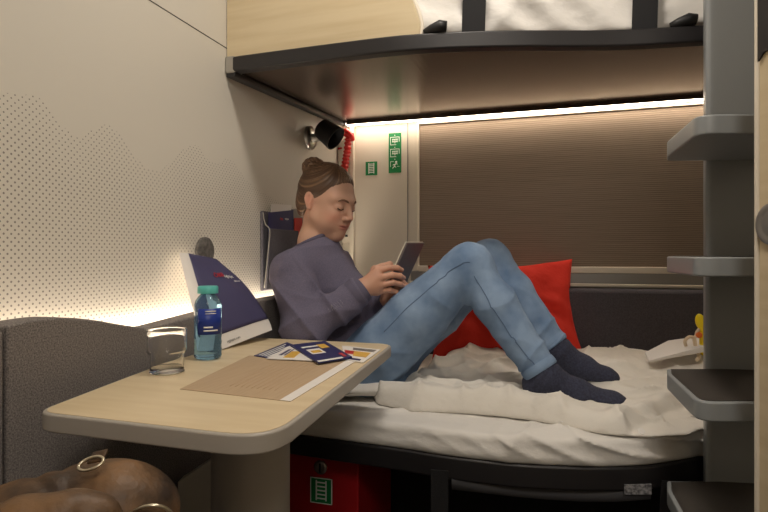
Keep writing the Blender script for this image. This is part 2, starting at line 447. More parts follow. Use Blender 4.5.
# underside shell: from rail to the LED line, rising a little
inn = offset(path, .03); n = len(inn)
v = []; f = []; K = 10
for i, p in enumerate(inn):
    for k in range(K+1):
        t = k/K; yy = p[1]+(YB-.045-p[1])*t; zz_ = zr0+.006+(.046)*t
        v.append((p[0], yy, zz_))
for i, p in enumerate(inn):
    for k in range(K+1): t = k/K; v.append((p[0], p[1]+(YB-.045-p[1])*t, zr1-.003+.035*t))
W_ = K+1; B_ = n*W_
for i in range(n-1):
    for k in range(K):
        f.append((i*W_+k, (i+1)*W_+k, (i+1)*W_+k+1, i*W_+k+1)); f.append((B_+i*W_+k, B_+i*W_+k+1, B_+(i+1)*W_+k+1, B_+(i+1)*W_+k))
for k in range(K): f.append((k, k+1, B_+k+1, B_+k)); q = (n-1)*W_; f.append((q+k, B_+q+k, B_+q+k+1, q+k+1))
for i in range(n-1): f.append((i*W_, B_+i*W_, B_+(i+1)*W_, (i+1)*W_)); f.append((i*W_+K, (i+1)*W_+K, B_+(i+1)*W_+K, B_+i*W_+K))
o = mesh('underside_shell', v, f, 'shell', up, True)
o.modifiers.new('ES', 'EDGE_SPLIT').split_angle = math.radians(30)
# side bracket along the wall
hexa('side_bracket', [(XL+.002, 1.355, 1.44), (XL+.03, 1.355, 1.44), (XL+.03, 2.18, 1.487), (XL+.002, 2.18, 1.487)],
     [(XL+.002, 1.355, 1.456), (XL+.03, 1.355, 1.456), (XL+.03, 2.18, 1.503), (XL+.002, 2.18, 1.503)], 'rail', up, .003)
# corner cap of the rail
c0 = path[0]; box('rail_cap', (XL+.001, c0[1]-.004, zr0-.003), (XL+.03, c0[1]+.04, zr1+.002), 'greyplas', up, .004)
# wooden guard panel on the rail
gy = path[0][1]+.004
pg0 = ony(227, 57, gy); pr = ony(420, 33, gy)
xr = pr[0]
poly = [(XL+.002, zr1-.003), (xr, zr1-.003), (xr+.002, zr1+.03), (xr-.018, zr1+.09), (xr-.07, zr1+.2), (xr-.2, zr1+.27), (XL+.002, zr1+.28)]
ys = [np.interp(p[0], [q[0] for q in path], [q[1] for q in path])+.004 for p in poly]
hexa('guard_panel', [(p[0], y, p[1]) for p, y in zip(poly, ys)], [(p[0], y+.018, p[1]) for p, y in zip(poly, ys)], 'wood', up, .002)
e = poly[1:6]; ye = ys[1:6]
tube('guard_edge', spline([np.array((p[0]+.002, y+.009, p[1])) for p, y in zip(e, ye)], 5), .0055, 'trimw', up, 8)
# webbing straps in front of the mattress
def py_(x): return float(np.interp(x, [q[0] for q in path], [q[1] for q in path]))
for (pa, pb_) in ((472, 0), (646, 0)):
    q = onz(pa, 38, zr1+.0) if False else None
    # find x on the path seen at this column
    xs = np.linspace(-.3, .6, 900); best = min(xs, key=lambda x: abs((CX+F*np.dot(np.array([x, py_(x), 0]), RT)/np.dot(np.array([x, py_(x), 0]), FW))-pa))
    y = py_(best)
    wd = .029
    slab('strap', (best-wd, y+.026, zr1-.002), (1, 0, 0), (.03, 0, 1), wd*2, .45, .003, 'strap', up)
for pa in (435, 684):
    xs = np.linspace(-.3, .6, 900); best = min(xs, key=lambda x: abs((CX+F*np.dot(np.array([x, py_(x), 0]), RT)/np.dot(np.array([x, py_(x), 0]), FW))-pa)); y = py_(best)
    tube('rubber_stop', [(best-.028, y+.008, zr1+.004), (best-.01, y+.006, zr1+.010), (best+.012, y+.006, zr1+.016), (best+.028, y+.008, zr1+.014)], [.009, .012, .015, .013], 'black', up, 10)
# upper mattress with white sheet
xa, xb = xr+.0-.5, XR-.02
def f_um(p):
    yf = np.interp(p[:, 0], [q[0] for q in path], [q[1] for q in path]).astype(np.float32)+.056
    fold = .006*np.sin(p[:, 0]*38+p[:, 2]*60+2*np.sin(p[:, 0]*9))+.006*n3(p*np.array([1, 1, 2.2], np.float32), 30, 3)
    q = np.stack([np.maximum(np.abs(p[:, 0]-(xa+xb)/2)-(xb-xa)/2+.03, 0), np.maximum(yf+.03-p[:, 1], 0)+np.maximum(p[:, 1]-(YB-.05), 0), np.maximum(np.abs(p[:, 2]-1.575)-.045, 0)], 1)
    cr = crease(p*np.array([1, 1, 1.6], np.float32), 14, 50)*.020+crease(p, 30, 52)*.009
    return smax(smax(np.linalg.norm(q, axis=1)-.03+fold-cr, yf-.020-p[:, 1], .01), 1.497+.048*(p[:, 1]-1.38)/.8-p[:, 2], .008)
um = sdf_obj('upper_mattress', f_um, (xa-.03, 1.36, 1.49), (xb+.03, 2.28, 1.68), .010, 'sheet'); tag(um, 'white sheeted mattress on the upper bunk, strapped in', 'mattress')
# LED strip where the berth meets the window wall
led = empty('led_light', (XL, 2.2, 1.5), 'long warm white light strip above the window blind', 'light')
xl0 = ony(347, 124, 2.205)[0]
M['led'] = emit('led_warm', (255, 236, 212), 17)
box('diffuser', (xl0, 2.190, 1.491), (XR-.01, 2.220, 1.4965), 'led', led)
box('added_light_shield', (XL+.04, 2.185, 1.4902), (XR-.01, 2.1895, 1.512), 'shell', led)  # opaque strip added to keep the glow off the berth underside
box('light_housing', (XL+.01, 2.190, 1.4975), (XR-.01, 2.235, 1.512), 'rail', led)
# ================================================================= lower bed
zl = .478
pl = [(285, 434.5), (310, 438), (345, 443), (400, 450.5), (440, 457), (480, 462), (520, 466), (560, 468), (600, 469), (640, 468), (670, 464), (700, 458)]
lp = [onz(px, py, zl)[:2] for px, py in pl]
lp = [np.array([XL+.11, lp[0][1]+.01])]+lp
lp = [p[:2] for p in spline([np.array([*p, 0]) for p in lp], 4)]; lp.append(lp[-1]+np.array([.3, .06]))
lx = [q[0] for q in lp]; ly = [q[1] for q in lp]
bed = empty('lower_bed', (0, 1.75, .4), 'lower bunk base with curved black front rail under the mattress', 'bed')
ribbon('bed_rail', offset(lp, -.004), offset(lp, .05), zl-.048, zl+.004, 'rail', bed, .006)
bp = [(p[0], p[1]+.05) for p in lp]+[(lp[-1][0], YB-.03), (XL+.11, YB-.03)]
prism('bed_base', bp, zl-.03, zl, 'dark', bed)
def atlp(pa, o=0.):
    x = min(np.linspace(-.75, .7, 1500), key=lambda x: abs((CX+F*np.dot(np.array([x, np.interp(x, lx, ly), 0]), RT)/np.dot(np.array([x, np.interp(x, lx, ly), 0]), FW))-pa))
    return np.array([x, float(np.interp(x, lx, ly))+o, 0])
a = atlp(440); slab('hanging_strap', a+np.array([-.02, -.006, .2]), (1, .05, 0), (0, 0, 1), .04, .25, .003, 'strap', bed)
a = atlp(660, -.01); slab('hanging_strap', a+np.array([-.012, 0, .2]), (1, .1, 0), (0.05, 0, 1), .045, .25, .003, 'strap', bed)
# sagging luggage strap under the bed
A = atlp(452, .01); Bp = atlp(650, .0); zt = [.428, .424, .420, .418, .418, .422, .432]; zt = [t+.014 for t in zt]
pts = [A+(Bp-A)*i/6 for i in range(7)]
v = []; f = []
for i, p in enumerate(pts):
    for dz, dy in ((0, 0), (-.018, -.004), (-.034, 0), (-.034, .004), (-.018, 0), (0, .004)): v.append((p[0], p[1]+dy-.012, zt[i]+dz-.0))
for i in range(6):
    for k in range(6): f.append((i*6+k, i*6+(k+1) % 6, (i+1)*6+(k+1) % 6, (i+1)*6+k))
f += [list(range(6)), list(range(36, 42))[::-1]]
ls = mesh('luggage_strap', v, f, mat('grey_webbing', (84, 84, 88), .7), bed, True)
lb = atlp(637, -.020)
slab('silver_label', (lb[0]-.028, lb[1]+.004, .424), (1, .09, .10), (0, 0, 1), .055, .022, .002, mat('silver_tag', (180, 180, 184), .5, metal=.4, noise=((150, 150, 150), (90, 90, 95))), ls)
# back panel under the bed, coloured near-black to stand in for the shade
pk = box('under_bed_shade_panel', (XL+.12, 1.75, 0), (XR-.02, 1.80, .44), 'dark', bed)
# -------- mattress under a fitted sheet
mx0, mx1 = XL+.12, .78
def f_mat(p):
    yf = np.interp(p[:, 0], lx, ly).astype(np.float32)-.006
    zt_ = .548
    w_ = p[:, 0]*24+p[:, 2]*70+1.8*np.sin(p[:, 0]*7+1)+1.2*n3(p, 14, 61)
    fold = -.017*(1-np.abs(np.sin(w_)))**2*np.clip((p[:, 0]+.25)*2.2, .15, 1)-.011*crease(p*np.array([1, 1, 1.5], np.float32), 12, 62)+.003*n3(p, 24, 5)+.008
    bulge = -.004
    fold = fold*np.clip((p[:, 2]-zl)/.04, .15, 1)
    q = np.stack([np.maximum(np.abs(p[:, 0]-(mx0+mx1)/2)-(mx1-mx0)/2+.025, 0), np.maximum(yf+.022-p[:, 1], 0)+np.maximum(p[:, 1]-(YB-.11), 0), np.maximum(np.abs(p[:, 2]-(zl+zt_)/2)-(zt_-zl)/2+.022, 0)], 1)
    return np.linalg.norm(q, axis=1)-.022+fold
mt_ = sdf_obj('mattress', f_mat, (mx0-.03, 1.15, .46), (mx1+.03, YB-.03, .575), .006, 'sheet'); tag(mt_, 'mattress in a wrinkled white fitted sheet on the lower bed', 'mattress')
# -------- duvet spread over the mattress
dp = [onz(px, py, .55)[:2] for px, py in ((372, 396), (376, 402), (410, 410), (457, 411), (496, 414), (530, 418), (555, 423), (590, 430), (620, 434), (650, 436), (690, 434), (704, 428))]
dp = dp+[np.array([.62, 1.5]), np.array([.62, YB-.10]), np.array([-.36, YB-.10]), np.array([-.42, 1.8]), np.array([-.44, 1.55])]
dp = np.array(dp, np.float32)
def polysd(p, P):
    """signed distance, positive inside"""
    d = np.full(len(p), 9., np.float32); ins = np.zeros(len(p), bool)
    for i in range(len(P)):
        a, b = P[i], P[(i+1) % len(P)]; e = b-a; w_ = p-a; h = np.clip(w_@e/(e@e), 0, 1); d = np.minimum(d, np.linalg.norm(w_-h[:, None]*e, axis=1))
        c = (a[1] <= p[:, 1]) != (b[1] <= p[:, 1]); xx = a[0]+(p[:, 1]-a[1])/(e[1] if abs(e[1]) > 1e-9 else 1e-9)*e[0]; ins ^= c & (p[:, 0] < xx)
    return np.where(ins, d, -d)
fx0, fy0 = U(590, 405, 1.43)[:2]
def duvet_top(x, y):
    q = np.stack([x, y], 1).astype(np.float32); e = polysd(q, dp)
    ec = np.clip(e, 0, 1)
    ft = np.exp(-((x-fx0)**2+((y-fy0)*1.0)**2)/.02)
    T = .012+.056*np.clip((.20-x)/.3, 0, 1)*np.exp(-((y-1.36)/.13)**2)+.050*np.clip((y-1.5)/.6, 0, 1)
    z = T*(1-np.exp(-ec/.018))
    q3 = np.stack([x, y, 0*x], 1).astype(np.float32)
    w = x+.05*n3(q3, 14, 9)
    z = z+(.006*n3(q3, 26, 2)+.004*(1-np.abs(np.sin(w*30+y*22+n3(q3, 12, 4)*2)))*1.4+.004*n3(q3, 60, 8))*(1-np.exp(-ec/.05))
    z = z+(.019*crease(q3+.02*np.stack([n3(q3, 12, 5), n3(q3, 12, 6), 0*x], 1), 17, 71)+.010*crease(q3, 34, 72))*(1-np.exp(-ec/.02))*(1-.7*ft)
    z = z+.026*(1-np.abs(np.sin(x*27+7*y+2.2*n3(q3, 9, 73))))**3*np.exp(-ec/.10)*(1-np.exp(-ec/.012))*(1-.8*ft)
    # long soft ridge running up from the front edge to the right
    R0 = onz(597, 428, .56)[:2]; R1 = onz(690, 388, .58)[:2]; e2 = R1-R0; h = np.clip(((x-R0[0])*e2[0]+(y-R0[1])*e2[1])/(e2@e2), 0, 1)
    dist = ((x-R0[0]-h*e2[0])*(-e2[1])+(y-R0[1]-h*e2[1])*e2[0])/np.linalg.norm(e2)
    below = np.clip(-dist/.05, 0, 1)*np.clip(((x-R0[0])*e2[0]+(y-R0[1])*e2[1])/(e2@e2)*4+.2, 0, 1)
    z = z-.030*below+.014*np.exp(-(dist/.022)**2)*np.clip(h*5, 0, 1)
    z = z+.010*(1-np.abs(np.sin(x*22+y*14)))**2*below
    return .547+np.maximum(z, .004), e
def f_duv(p):
    zt_, e = duvet_top(p[:, 0], p[:, 1])
    return smax(smax((p[:, 2]-zt_)*.8, .541-p[:, 2], .008), -e*.8, .012)
dv = sdf_obj('duvet', f_duv, (-.62, 1.12, .535), (.66, YB-.06, .655), .006, 'duvet'); tag(dv, 'rumpled white duvet spread under the woman\'s feet', 'duvet')
def dz(x, y): return float(duvet_top(np.array([x], float), np.array([y], float))[0][0])
# small white pillow end showing past the table corner
pc = onz(352, 396, .56)
sp_ = sdf_obj('pillow', lambda p: ell(p, pc+np.array([-.03, .1, .012]), (.13, .115, .026))+.004*n3(p, 45, 6), pc-np.array([.19, .05, .05]), pc+np.array([.13, .27, .07]), .006, 'sheet'); tag(sp_, 'white pillow corner peeking out past the end of the table', 'pillow')
# -------- backrests
br = empty('window_backrest', (0, YB-.05, .5), 'charcoal padded backrest running along the window side of the bed', 'backrest')
box('cushion', (XL+.12, YB-.095, .50), (XR-.03, YB-.02, .818), 'char2', br, .016)
def wavy(name, prof, x0, x1, zb, m, parent=None, bev=.012):
    """upholstered panel along the left wall; prof = (y, z_top)"""
    pts = spline([np.array([0, a, b]) for a, b in prof], 5)
    b = [(x1, p[1], p[2]) for p in pts]; poly = [(p[1], p[2]) for p in pts]+[(pts[-1][1], zb), (pts[0][1], zb)]
    return hexa(name, [(x0, a, c) for a, c in poly], [(x1, a, c) for a, c in poly], m, parent, bev)
xb_ = -.80
pr1 = [(px, py) for px, py in ((7, 326), (28, 321), (60, 317.5), (95, 320), (125, 325), (150, 327.5), (170, 323), (190, 317.5), (215, 311), (245, 304), (272, 298.5))]
pr1 = [(onx(px, py, xb_)[1], onx(px, py, xb_)[2]) for px, py in pr1]
pr1.append((1.75, pr1[-1][1]+.004)); pr1.append((2.13, pr1[-1][1]))
o = wavy('upholstered_panel', pr1, XL+.032, xb_, .0, 'char'); tag(o, 'charcoal fabric panel with a wavy top edge along the dotted wall', 'backrest')
y0 = pr1[0][0]-.004
o = wavy('corner_cushion', [(y0-.6, pr1[0][1]), (y0-.2, pr1[0][1]), (y0, pr1[0][1]-.002)], XL+.032, xb_+.004, .0, 'char'); tag(o, 'charcoal cushion at the left picture edge, next to the wavy backrest', 'cushion')
# light strip hidden behind the backrests, washing up the wall
wl2 = empty('wall_light', (XL, 1.2, .7), 'warm light strip glowing behind the wavy backrest', 'light')
M['led2'] = emit('led_wall', (255, 238, 216), 30)
box('diffuser', (XL+.006, .15, .770), (XL+.024, 2.1, .776), 'led2', wl2)
box('light_housing', (XL+.002, .15, .750), (XL+.030, 2.1, .769), 'rail', wl2)
# bench that carries the leather bag (mostly below the picture)
bn = empty('bench_seat', (-.55, .15, 0), 'charcoal bench seat under the near end of the table', 'seat')
box('seat_cushion', (-.795, -.3, .36), (-.22, .66, .42), 'char', bn, .012)
box('seat_base', (-.795, -.3, 0), (-.26, .66, .36), 'greyplas', bn)
# grey panel under the table, end of the bed box
q0 = U(178, 482, 1.2); q1 = U(214, 458, 1.2); q2 = U(214, 560, 1.2); q3 = U(178, 560, 1.2)
bx = hexa('storage_panel', [q0, q1, U(228, 458, 1.2), U(228, 560, 1.2), q3], [q+FW*.03 for q in (q0, q1, U(228, 458, 1.2), U(228, 560, 1.2), q3)], mat('pale_grey_panel', (205, 202, 196), .5)); tag(bx, 'slanted grey side panel under the table, behind its pedestal', 'panel')
# -------- red emergency box under the bed
yb = 1.36
rb = empty('emergency_box', (-.5, yb, 0), 'red metal box with round lock and green ladder sign under the bed', 'box')
p0 = ony(284, 455, yb); p1 = ony(358.5, 455, yb)
ztp = .425
box('box_body', (p0[0], yb, .12), (p1[0], yb+.30, ztp), 'redpaint', rb, .004)
lk = ony(321, 467, yb)
lathe('lock', [(.0185, 0), (.0185, .004), (.015, .007), (.006, .007), (0, .007)], 'steel', rb, lk, (0, -1, 0))
box('lock_slot', (lk[0]-.002, yb-.009, lk[2]-.012), (lk[0]+.002, yb-.005, lk[2]+.012), 'black', rb)
def ladder_sign(name, c, w_, h_, y, parent, rim=False, bars=5):
    sg = box(name, (c[0]-w_/2, y-.002, c[2]-h_/2), (c[0]+w_/2, y, c[2]+h_/2), 'green', parent)
    parts = []
    a = w_*.22
    for s in (-1, 1): parts.append(box('t', (c[0]+s*a-w_*.03, y-.003, c[2]-h_*.38), (c[0]+s*a+w_*.03, y-.002, c[2]+h_*.40)))
    for k in range(bars):
        z = c[2]-h_*.30+k*h_*.62/(bars-1); parts.append(box('t', (c[0]-a, y-.003, z-h_*.025), (c[0]+a, y-.002, z+h_*.025)))
    if rim:
        for s in (-1, 1):
            parts.append(box('t', (c[0]+s*w_*.48-w_*.02, y-.003, c[2]-h_/2), (c[0]+s*w_*.48+w_*.02, y-.002, c[2]+h_/2)))
            parts.append(box('t', (c[0]-w_/2, y-.003, c[2]+s*h_*.485-h_*.015), (c[0]+w_/2, y-.002, c[2]+s*h_*.485+h_*.015)))
    join_meshes('ladder_pictogram', parts, 'white', sg)
    return sg
cs = ony(321.5, 490.5, yb)
ladder_sign('ladder_sign', cs, .063, .068, yb, rb, True)
# -------- signs on the cream panel
c = ony(371.5, 168.5, YB); s1 = ladder_sign('green_sign', c, .052, .058, YB, None, False, 6); tag(s1, 'small square green sign with a white ladder on the cream panel', 'sign')
c = ony(395, 153, YB); wd, hd = .055, .168
s2 = box('green_sign', (c[0]-wd/2, YB-.002, c[2]-hd/2), (c[0]+wd/2, YB, c[2]+hd/2), 'green'); tag(s2, 'tall narrow green sign with three white pictograms beside the window blind', 'sign')
for k in range(3):
    zc = c[2]+hd*.30-k*hd*.30; ps = []
    def bb(x0, x1, z0, z1): ps.append(box('t', (c[0]+x0, YB-.003, zc+z0), (c[0]+x1, YB-.002, zc+z1)))
    if k < 2:
        bb(-.020, .020, .015, .017); bb(-.020, -.018, -.017, .017); bb(.018, .020, -.004, .017); bb(-.020, .006, -.017, -.015)
        bb(-.012, .014, .006, .0085); bb(-.010, -.007, -.006, .006); bb(-.001, .002, -.010, .006); bb(.008, .011, -.006, .006) ; bb(-.012, .012, -.004, -.002)
    else:
        bb(-.020, -.005, .013, .015); bb(-.020, -.018, -.008, .015); bb(.010, .020, -.008, -.006)
        lathe_ = lathe('t', [(.0045, 0), (.0045, .001), (0, .001)], None, None, (c[0]+.006, YB-.002, zc+.012), (0, -1, 0), 12, False); ps.append(lathe_)
        for (x0, z0, x1, z1) in ((.004, .006, -.003, -.006), (-.003, -.006, -.010, -.013), (-.003, -.006, .006, -.012), (.003, .004, .013, .001), (.003, .004, -.008, .001)):
            ps.append(slab('t', (x0+c[0]-.0015, YB-.002, z0+zc), (x1-x0, 0, z1-z0), (-(z1-z0), 0, x1-x0), math.hypot(x1-x0, z1-z0), .0035, .001, None))
    if k < 3: bb(-.001, .001, .021, .026)
    join_meshes('pictogram', ps, 'white', s2)
# ================================================================= table
zt = .72
tb = empty('table', (-.55, .95, 0), 'light wood table with thick grey rounded rim on a round pedestal', 'table')
A = onz(40, 411, zt)[:2]; Bc = onz(291, 440, zt)[:2]
c1 = onz(33, 412, zt)[:2]; c2 = np.array([-.331, onz(265, 438, zt)[1]-.002]); c3 = onz(393, 345, zt)[:2]
tp = [c1, c2, onz(389.5, 343.5, zt)[:2]+np.array([.012, .0]), np.array([-.775, 1.33]), np.array([-.785, 1.0])]
tpr = rounded(tp, [.035, .075, .045, .02, .2], 8)
def grow(poly, d):
    P = np.array(poly); c = P.mean(0); out = []
    for i in range(len(P)):
        t = P[(i+1) % len(P)]-P[i-1]; t /= np.linalg.norm(t)+1e-9; out.append(P[i]+np.array([t[1], -t[0]])*d)
    return out
prism('rim', tpr, zt-.027, zt-.0006, 'edge', tb, .0035)
prism('tabletop', grow(tpr, -.006), zt-.02, zt, 'tablewood', tb)
pc = U(253, 480, .88); pc = np.array([pc[0]-.0, pc[1], 0])
pc = np.array([*onz(252, 452, zt-.027)[:2], 0]); pc = np.array([*U(251, CY, .98)[:2], 0])
lathe('pedestal', [(.062, .0), (.062, .33), (.064, .335), (.064, .345), (.068, .352), (.068, .693)], 'edge', tb, pc, (0, 0, 1), 48)
lathe('foot_plate', [(.13, 0), (.15, .01), (.14, .016), (.06, .018)], 'edge', tb, pc, (0, 0, 1), 48)
# placemat printed on paper
q = [onz(180, 389.5, zt), onz(290.6, 402, zt), onz(357, 361, zt), onz(249, 356, zt)]
pm = hexa('placemat', [p+UP*.0002 for p in q], [p+UP*.0010 for p in q], 'mat'); tag(pm, 'kraft brown paper placemat with a white strip, flat on the table', 'placemat')
def lerp(a, b, t): return a+(b-a)*t
s0 = [lerp(q[0], q[1], .91), q[1], q[2], lerp(q[3], q[2], .91)]
stp = hexa('white_strip', [p+UP*.0009 for p in s0], [p+UP*.0014 for p in s0], 'paperw', pm)
ln = []
for k in range(9):
    t = .30+.2*math.sin(k*1.3)/2
    pts = [lerp(lerp(q[0], q[1], .35+.05*k+.003*math.sin(j*1.4+k)), lerp(q[3], q[2], .35+.05*k+.003*math.sin(j*1.4+k)), .15+.75*j/12)+UP*.00115 for j in range(13)]
    ln.append(tube('l', pts, .0004, None, None, 4))
join_meshes('contour_print', ln, mat('print_brown', (182, 155, 122), .6), pm)
def sheet(name, pix, z, m, th=.0012, parent=None):
    P = [onz(px, py, z) for px, py in pix]; return hexa(name, P, [p+UP*th for p in P], m, parent)
def bil(pix, z, u, v):
    P = [onz(px, py, z) for px, py in pix]; return lerp(lerp(P[0], P[1], u), lerp(P[3], P[2], u), v)
def patch(name, pix, z, u0, u1, v0, v1, m, parent, th=.0005):
    P = [bil(pix, z, u0, v0), bil(pix, z, u1, v0), bil(pix, z, u1, v1), bil(pix, z, u0, v1)]
    return hexa(name, P, [p+UP*th for p in P], m, parent)
# leaflets: corners given near-left, near-right, far-right, far-left
A1 = [(254, 356), (268, 358.5), (298, 347), (287, 342.5)]
l1 = sheet('leaflet', A1, zt+.0012, 'navyp'); tag(l1, 'narrow dark blue leaflet with pale lines, leftmost on the table', 'leaflet', 'leaflets on the table')
for i in range(4): patch('text_line', A1, zt+.0024, .12+.2*i, .2+.2*i, .08, .9-.12*(i % 2), 'white', l1, .0003)
A2 = [(266, 359), (312, 361), (322, 347), (290, 346.5)]
l2 = sheet('leaflet', A2, zt+.0028, 'paperw'); tag(l2, 'cream leaflet half hidden under the dark blue magazine', 'leaflet', 'leaflets on the table')
patch('blue_print', A2, zt+.004, .12, .2, .3, .75, 'navyp', l2); patch('picture', A2, zt+.004, .3, .55, .15, .6, 'gold', l2); patch('blue_print', A2, zt+.004, .24, .28, .3, .75, 'navyp', l2)
A3 = [(318, 363.8), (352, 358), (325, 342), (290, 346)]
A4 = [(345, 360), (363, 363), (381, 350), (342, 346)]
l4 = sheet('leaflet', A4, zt+.0012, 'paperw'); tag(l4, 'white leaflet with orange and yellow pictures at the table\'s far right corner', 'leaflet', 'leaflets on the table')
patch('food_picture', A4, zt+.0024, .35, .85, .35, .7, 'gold', l4); patch('red_print', A4, zt+.0024, .05, .35, .45, .7, 'redplas', l4); patch('text_line', A4, zt+.0024, .15, .75, .1, .2, 'navyp', l4); patch('photo', A4, zt+.0024, .3, .9, .78, .95, 'steeld', l4)
l3 = sheet('leaflet', A3, zt+.0046, 'navyp', .003); tag(l3, 'dark blue magazine with a small white picture box, topmost on the table', 'magazine', 'leaflets on the table')
patch('picture', A3, zt+.0077, .22, .60, .42, .68, 'paperw', l3); patch('picture_train', A3, zt+.0082, .28, .54, .48, .60, 'gold', l3)
patch('title', A3, zt+.0077, .2, .75, .80, .86, 'white', l3, .0004); patch('red_seal', A3, zt+.0077, .86, .96, .12, .3, 'redplas', l3); patch('photo', A3, zt+.0077, .66, .9, .66, .9, 'gold', l3); patch('text_line', A3, zt+.0077, .08, .8, .06, .12, 'white', l3, .0004)
# ================================================================= glass tumbler
M['glass'] = mat('clear_glass', (252, 252, 252), .0, Transmission_Weight=1.0, IOR=1.38)
gc = onz(167, 372.5, zt); gc = np.array([gc[0], gc[1], zt+.0005]); dg = (H-zt)*F/(372.5-CY)
R_ = 18.8*dg/F
hg = 43.5*dg/F
def gp(r, h): return (R_*r, hg*h)
g = lathe('glass_tumbler', [gp(0, 0), gp(.80, 0), gp(.90, .03), gp(.86, .10), gp(.86, .40), gp(.97, .46), gp(1, .5), gp(1, .96), gp(1.02, .985), gp(.98, 1.0), gp(.93, .985), gp(.94, .95), gp(.94, .52), gp(.90, .48), gp(.80, .42), gp(.80, .13), gp(.5, .11), gp(0, .11)], 'glass', None, gc, (0, 0, 1), 64)
tag(g, 'empty clear glass tumbler with a stepped waist, standing on the table', 'glass')
# ================================================================= water bottle
bc = onz(205.5, 358.5, zt); bc = np.array([bc[0]+.006, bc[1], zt+.0005]); db = (H-zt)*F/(358-CY); k = db/F
M['blue_label'] = mat('blue_label', (24, 52, 140), .4)
bt = empty('water_bottle', bc, 'small pale blue plastic water bottle with teal cap and navy label', 'bottle')
M['pet'] = mat('blue_pet', (165, 215, 246), .06, Transmission_Weight=.92, IOR=1.33)
M['pet'].node_tree.nodes['Principled BSDF'].inputs['Roughness'].default_value = .05
r = 13.4*k; hb = 72*k
pf = [(0, .0), (.7, .0), (.95, .02), (1, .05), (.97, .09), (1, .13), (.96, .18), (1, .23), (.96, .28), (1, .33), (.985, .36), (.985, .66), (1, .68), (.985, .74), (.9, .80), (.68, .86), (.46, .90), (.42, .92), (.42, .96), (0, .96)]
lathe('bottle_body', [(r*a, hb*b) for a, b in pf], 'pet', bt, bc, (0, 0, 1), 48)
M['teal'] = mat('teal_cap', (92, 192, 186), .4); 
rc_ = 10.0*k; lathe('cap', [(rc_*.98, hb*.90), (rc_, hb*.905), (rc_, hb*.985), (rc_*.92, hb*1.0), (0, hb*1.0)], 'teal', bt, bc, (0, 0, 1), 32)
# label: clear sleeve with a navy print on the front
def arc(name, r, a0, a1, z0, z1, m, parent, th=.0006, n=20):
    v = []; f = []
    for i in range(n+1):
        t = a0+(a1-a0)*i/n
        for rr in (r, r+th):
            for z in (z0, z1): v.append((bc[0]+rr*math.cos(t), bc[1]+rr*math.sin(t), bc[2]+z))
    for i in range(n):
        a = i*4; b = a+4; f += [(a+2, b+2, b+3, a+3) if False else (a+2, a+3, b+3, b+2), (a, b, b+1, a+1), (a, a+2, b+2, b), (a+1, b+1, b+3, a+3)]
    f += [(0, 1, 3, 2), (n*4, n*4+2, n*4+3, n*4+1)]
    return mesh(name, v, f, m, parent, True)
va = math.atan2(-bc[1], -bc[0])      # towards the camera
lab = arc('label', r*.99, va-.75, va+1.15, hb*.35, hb*.70, 'blue_label', bt)
for (z, h, a0, a1) in ((.66, .012, -.2, .6), (.44, .02, -.3, .35), (.395, .018, -.3, .75), (.63, .008, -.2, .6)):
    arc('label_print', r*.99+.0006, va+a0, va+a1, hb*z, hb*(z+h), 'white', lab, .0003, 8)
# ================================================================= paper bag
XW = XL+.012
B0 = np.array([*onz(222, 350, zt)[:2], zt+.001]); B1 = np.array([*onz(271, 333, zt)[:2], zt+.001]) 
B0[0] = -.748; B0[1] = 1.125; B1[:] = U(272, 330, 1.46)
bag = empty('paper_bag', (-.75, 1.22, zt), 'navy and white paper carrier bag leaning on the dotted wall at the table end', 'bag')
T0 = U(188, 253, 1.30); T1 = U(216, 258, 1.42)
T0 = onx(188, 253, XL+.035); T1 = onx(216, 259, XL+.035)
bk = np.array([-.040, -.012, 0]); tk = np.array([-.012, -.018, 0])
nu, nv = 16, 20
def bagf(u, v):
    p = lerp(lerp(B0, B1, u), lerp(T0, T1, u), v)
    out = np.array([.020, .0, .012])*math.sin(PI*u)**.7*math.sin(PI*min(v*1.1, 1))*.8+np.array([.004, 0, .002])*math.sin(u*9+v*7)*math.sin(PI*v)*.6
    # right edge bulges
    p = p+out+np.array([0, .034, .004])*u*math.sin(PI*v**.8)
    return p
def bagb(u, v):
    p = lerp(lerp(B0+bk, B1+bk, u), lerp(T0+tk, T1+tk, u), v)
    p[0] = max(p[0], XL+.004); return p
v = []; f = []
for j in range(nv+1):
    for i in range(nu+1): v.append(bagf(i/nu, j/nv))
Nb = len(v)
for j in range(nv+1):
    for i in range(nu+1): v.append(bagb(i/nu, j/nv))
w_ = nu+1
for j in range(nv):
    for i in range(nu):
        a = j*w_+i; f.append((a, a+1, a+w_+1, a+w_)); f.append((Nb+a, Nb+a+w_, Nb+a+w_+1, Nb+a+1))
for j in range(nv): a = j*w_; f.append((a, a+w_, Nb+a+w_, Nb+a)); a = j*w_+nu; f.append((a, Nb+a, Nb+a+w_, a+w_))
for i in range(nu): a = i; f.append((a, Nb+a, Nb+a+1, a+1)); a = nv*w_+i; f.append((a, a+1, Nb+a+1, Nb+a))
o = mesh('bag_body', v, f, 'paperw', bag, True); o.modifiers.new('ES', 'EDGE_SPLIT').split_angle = math.radians(40)
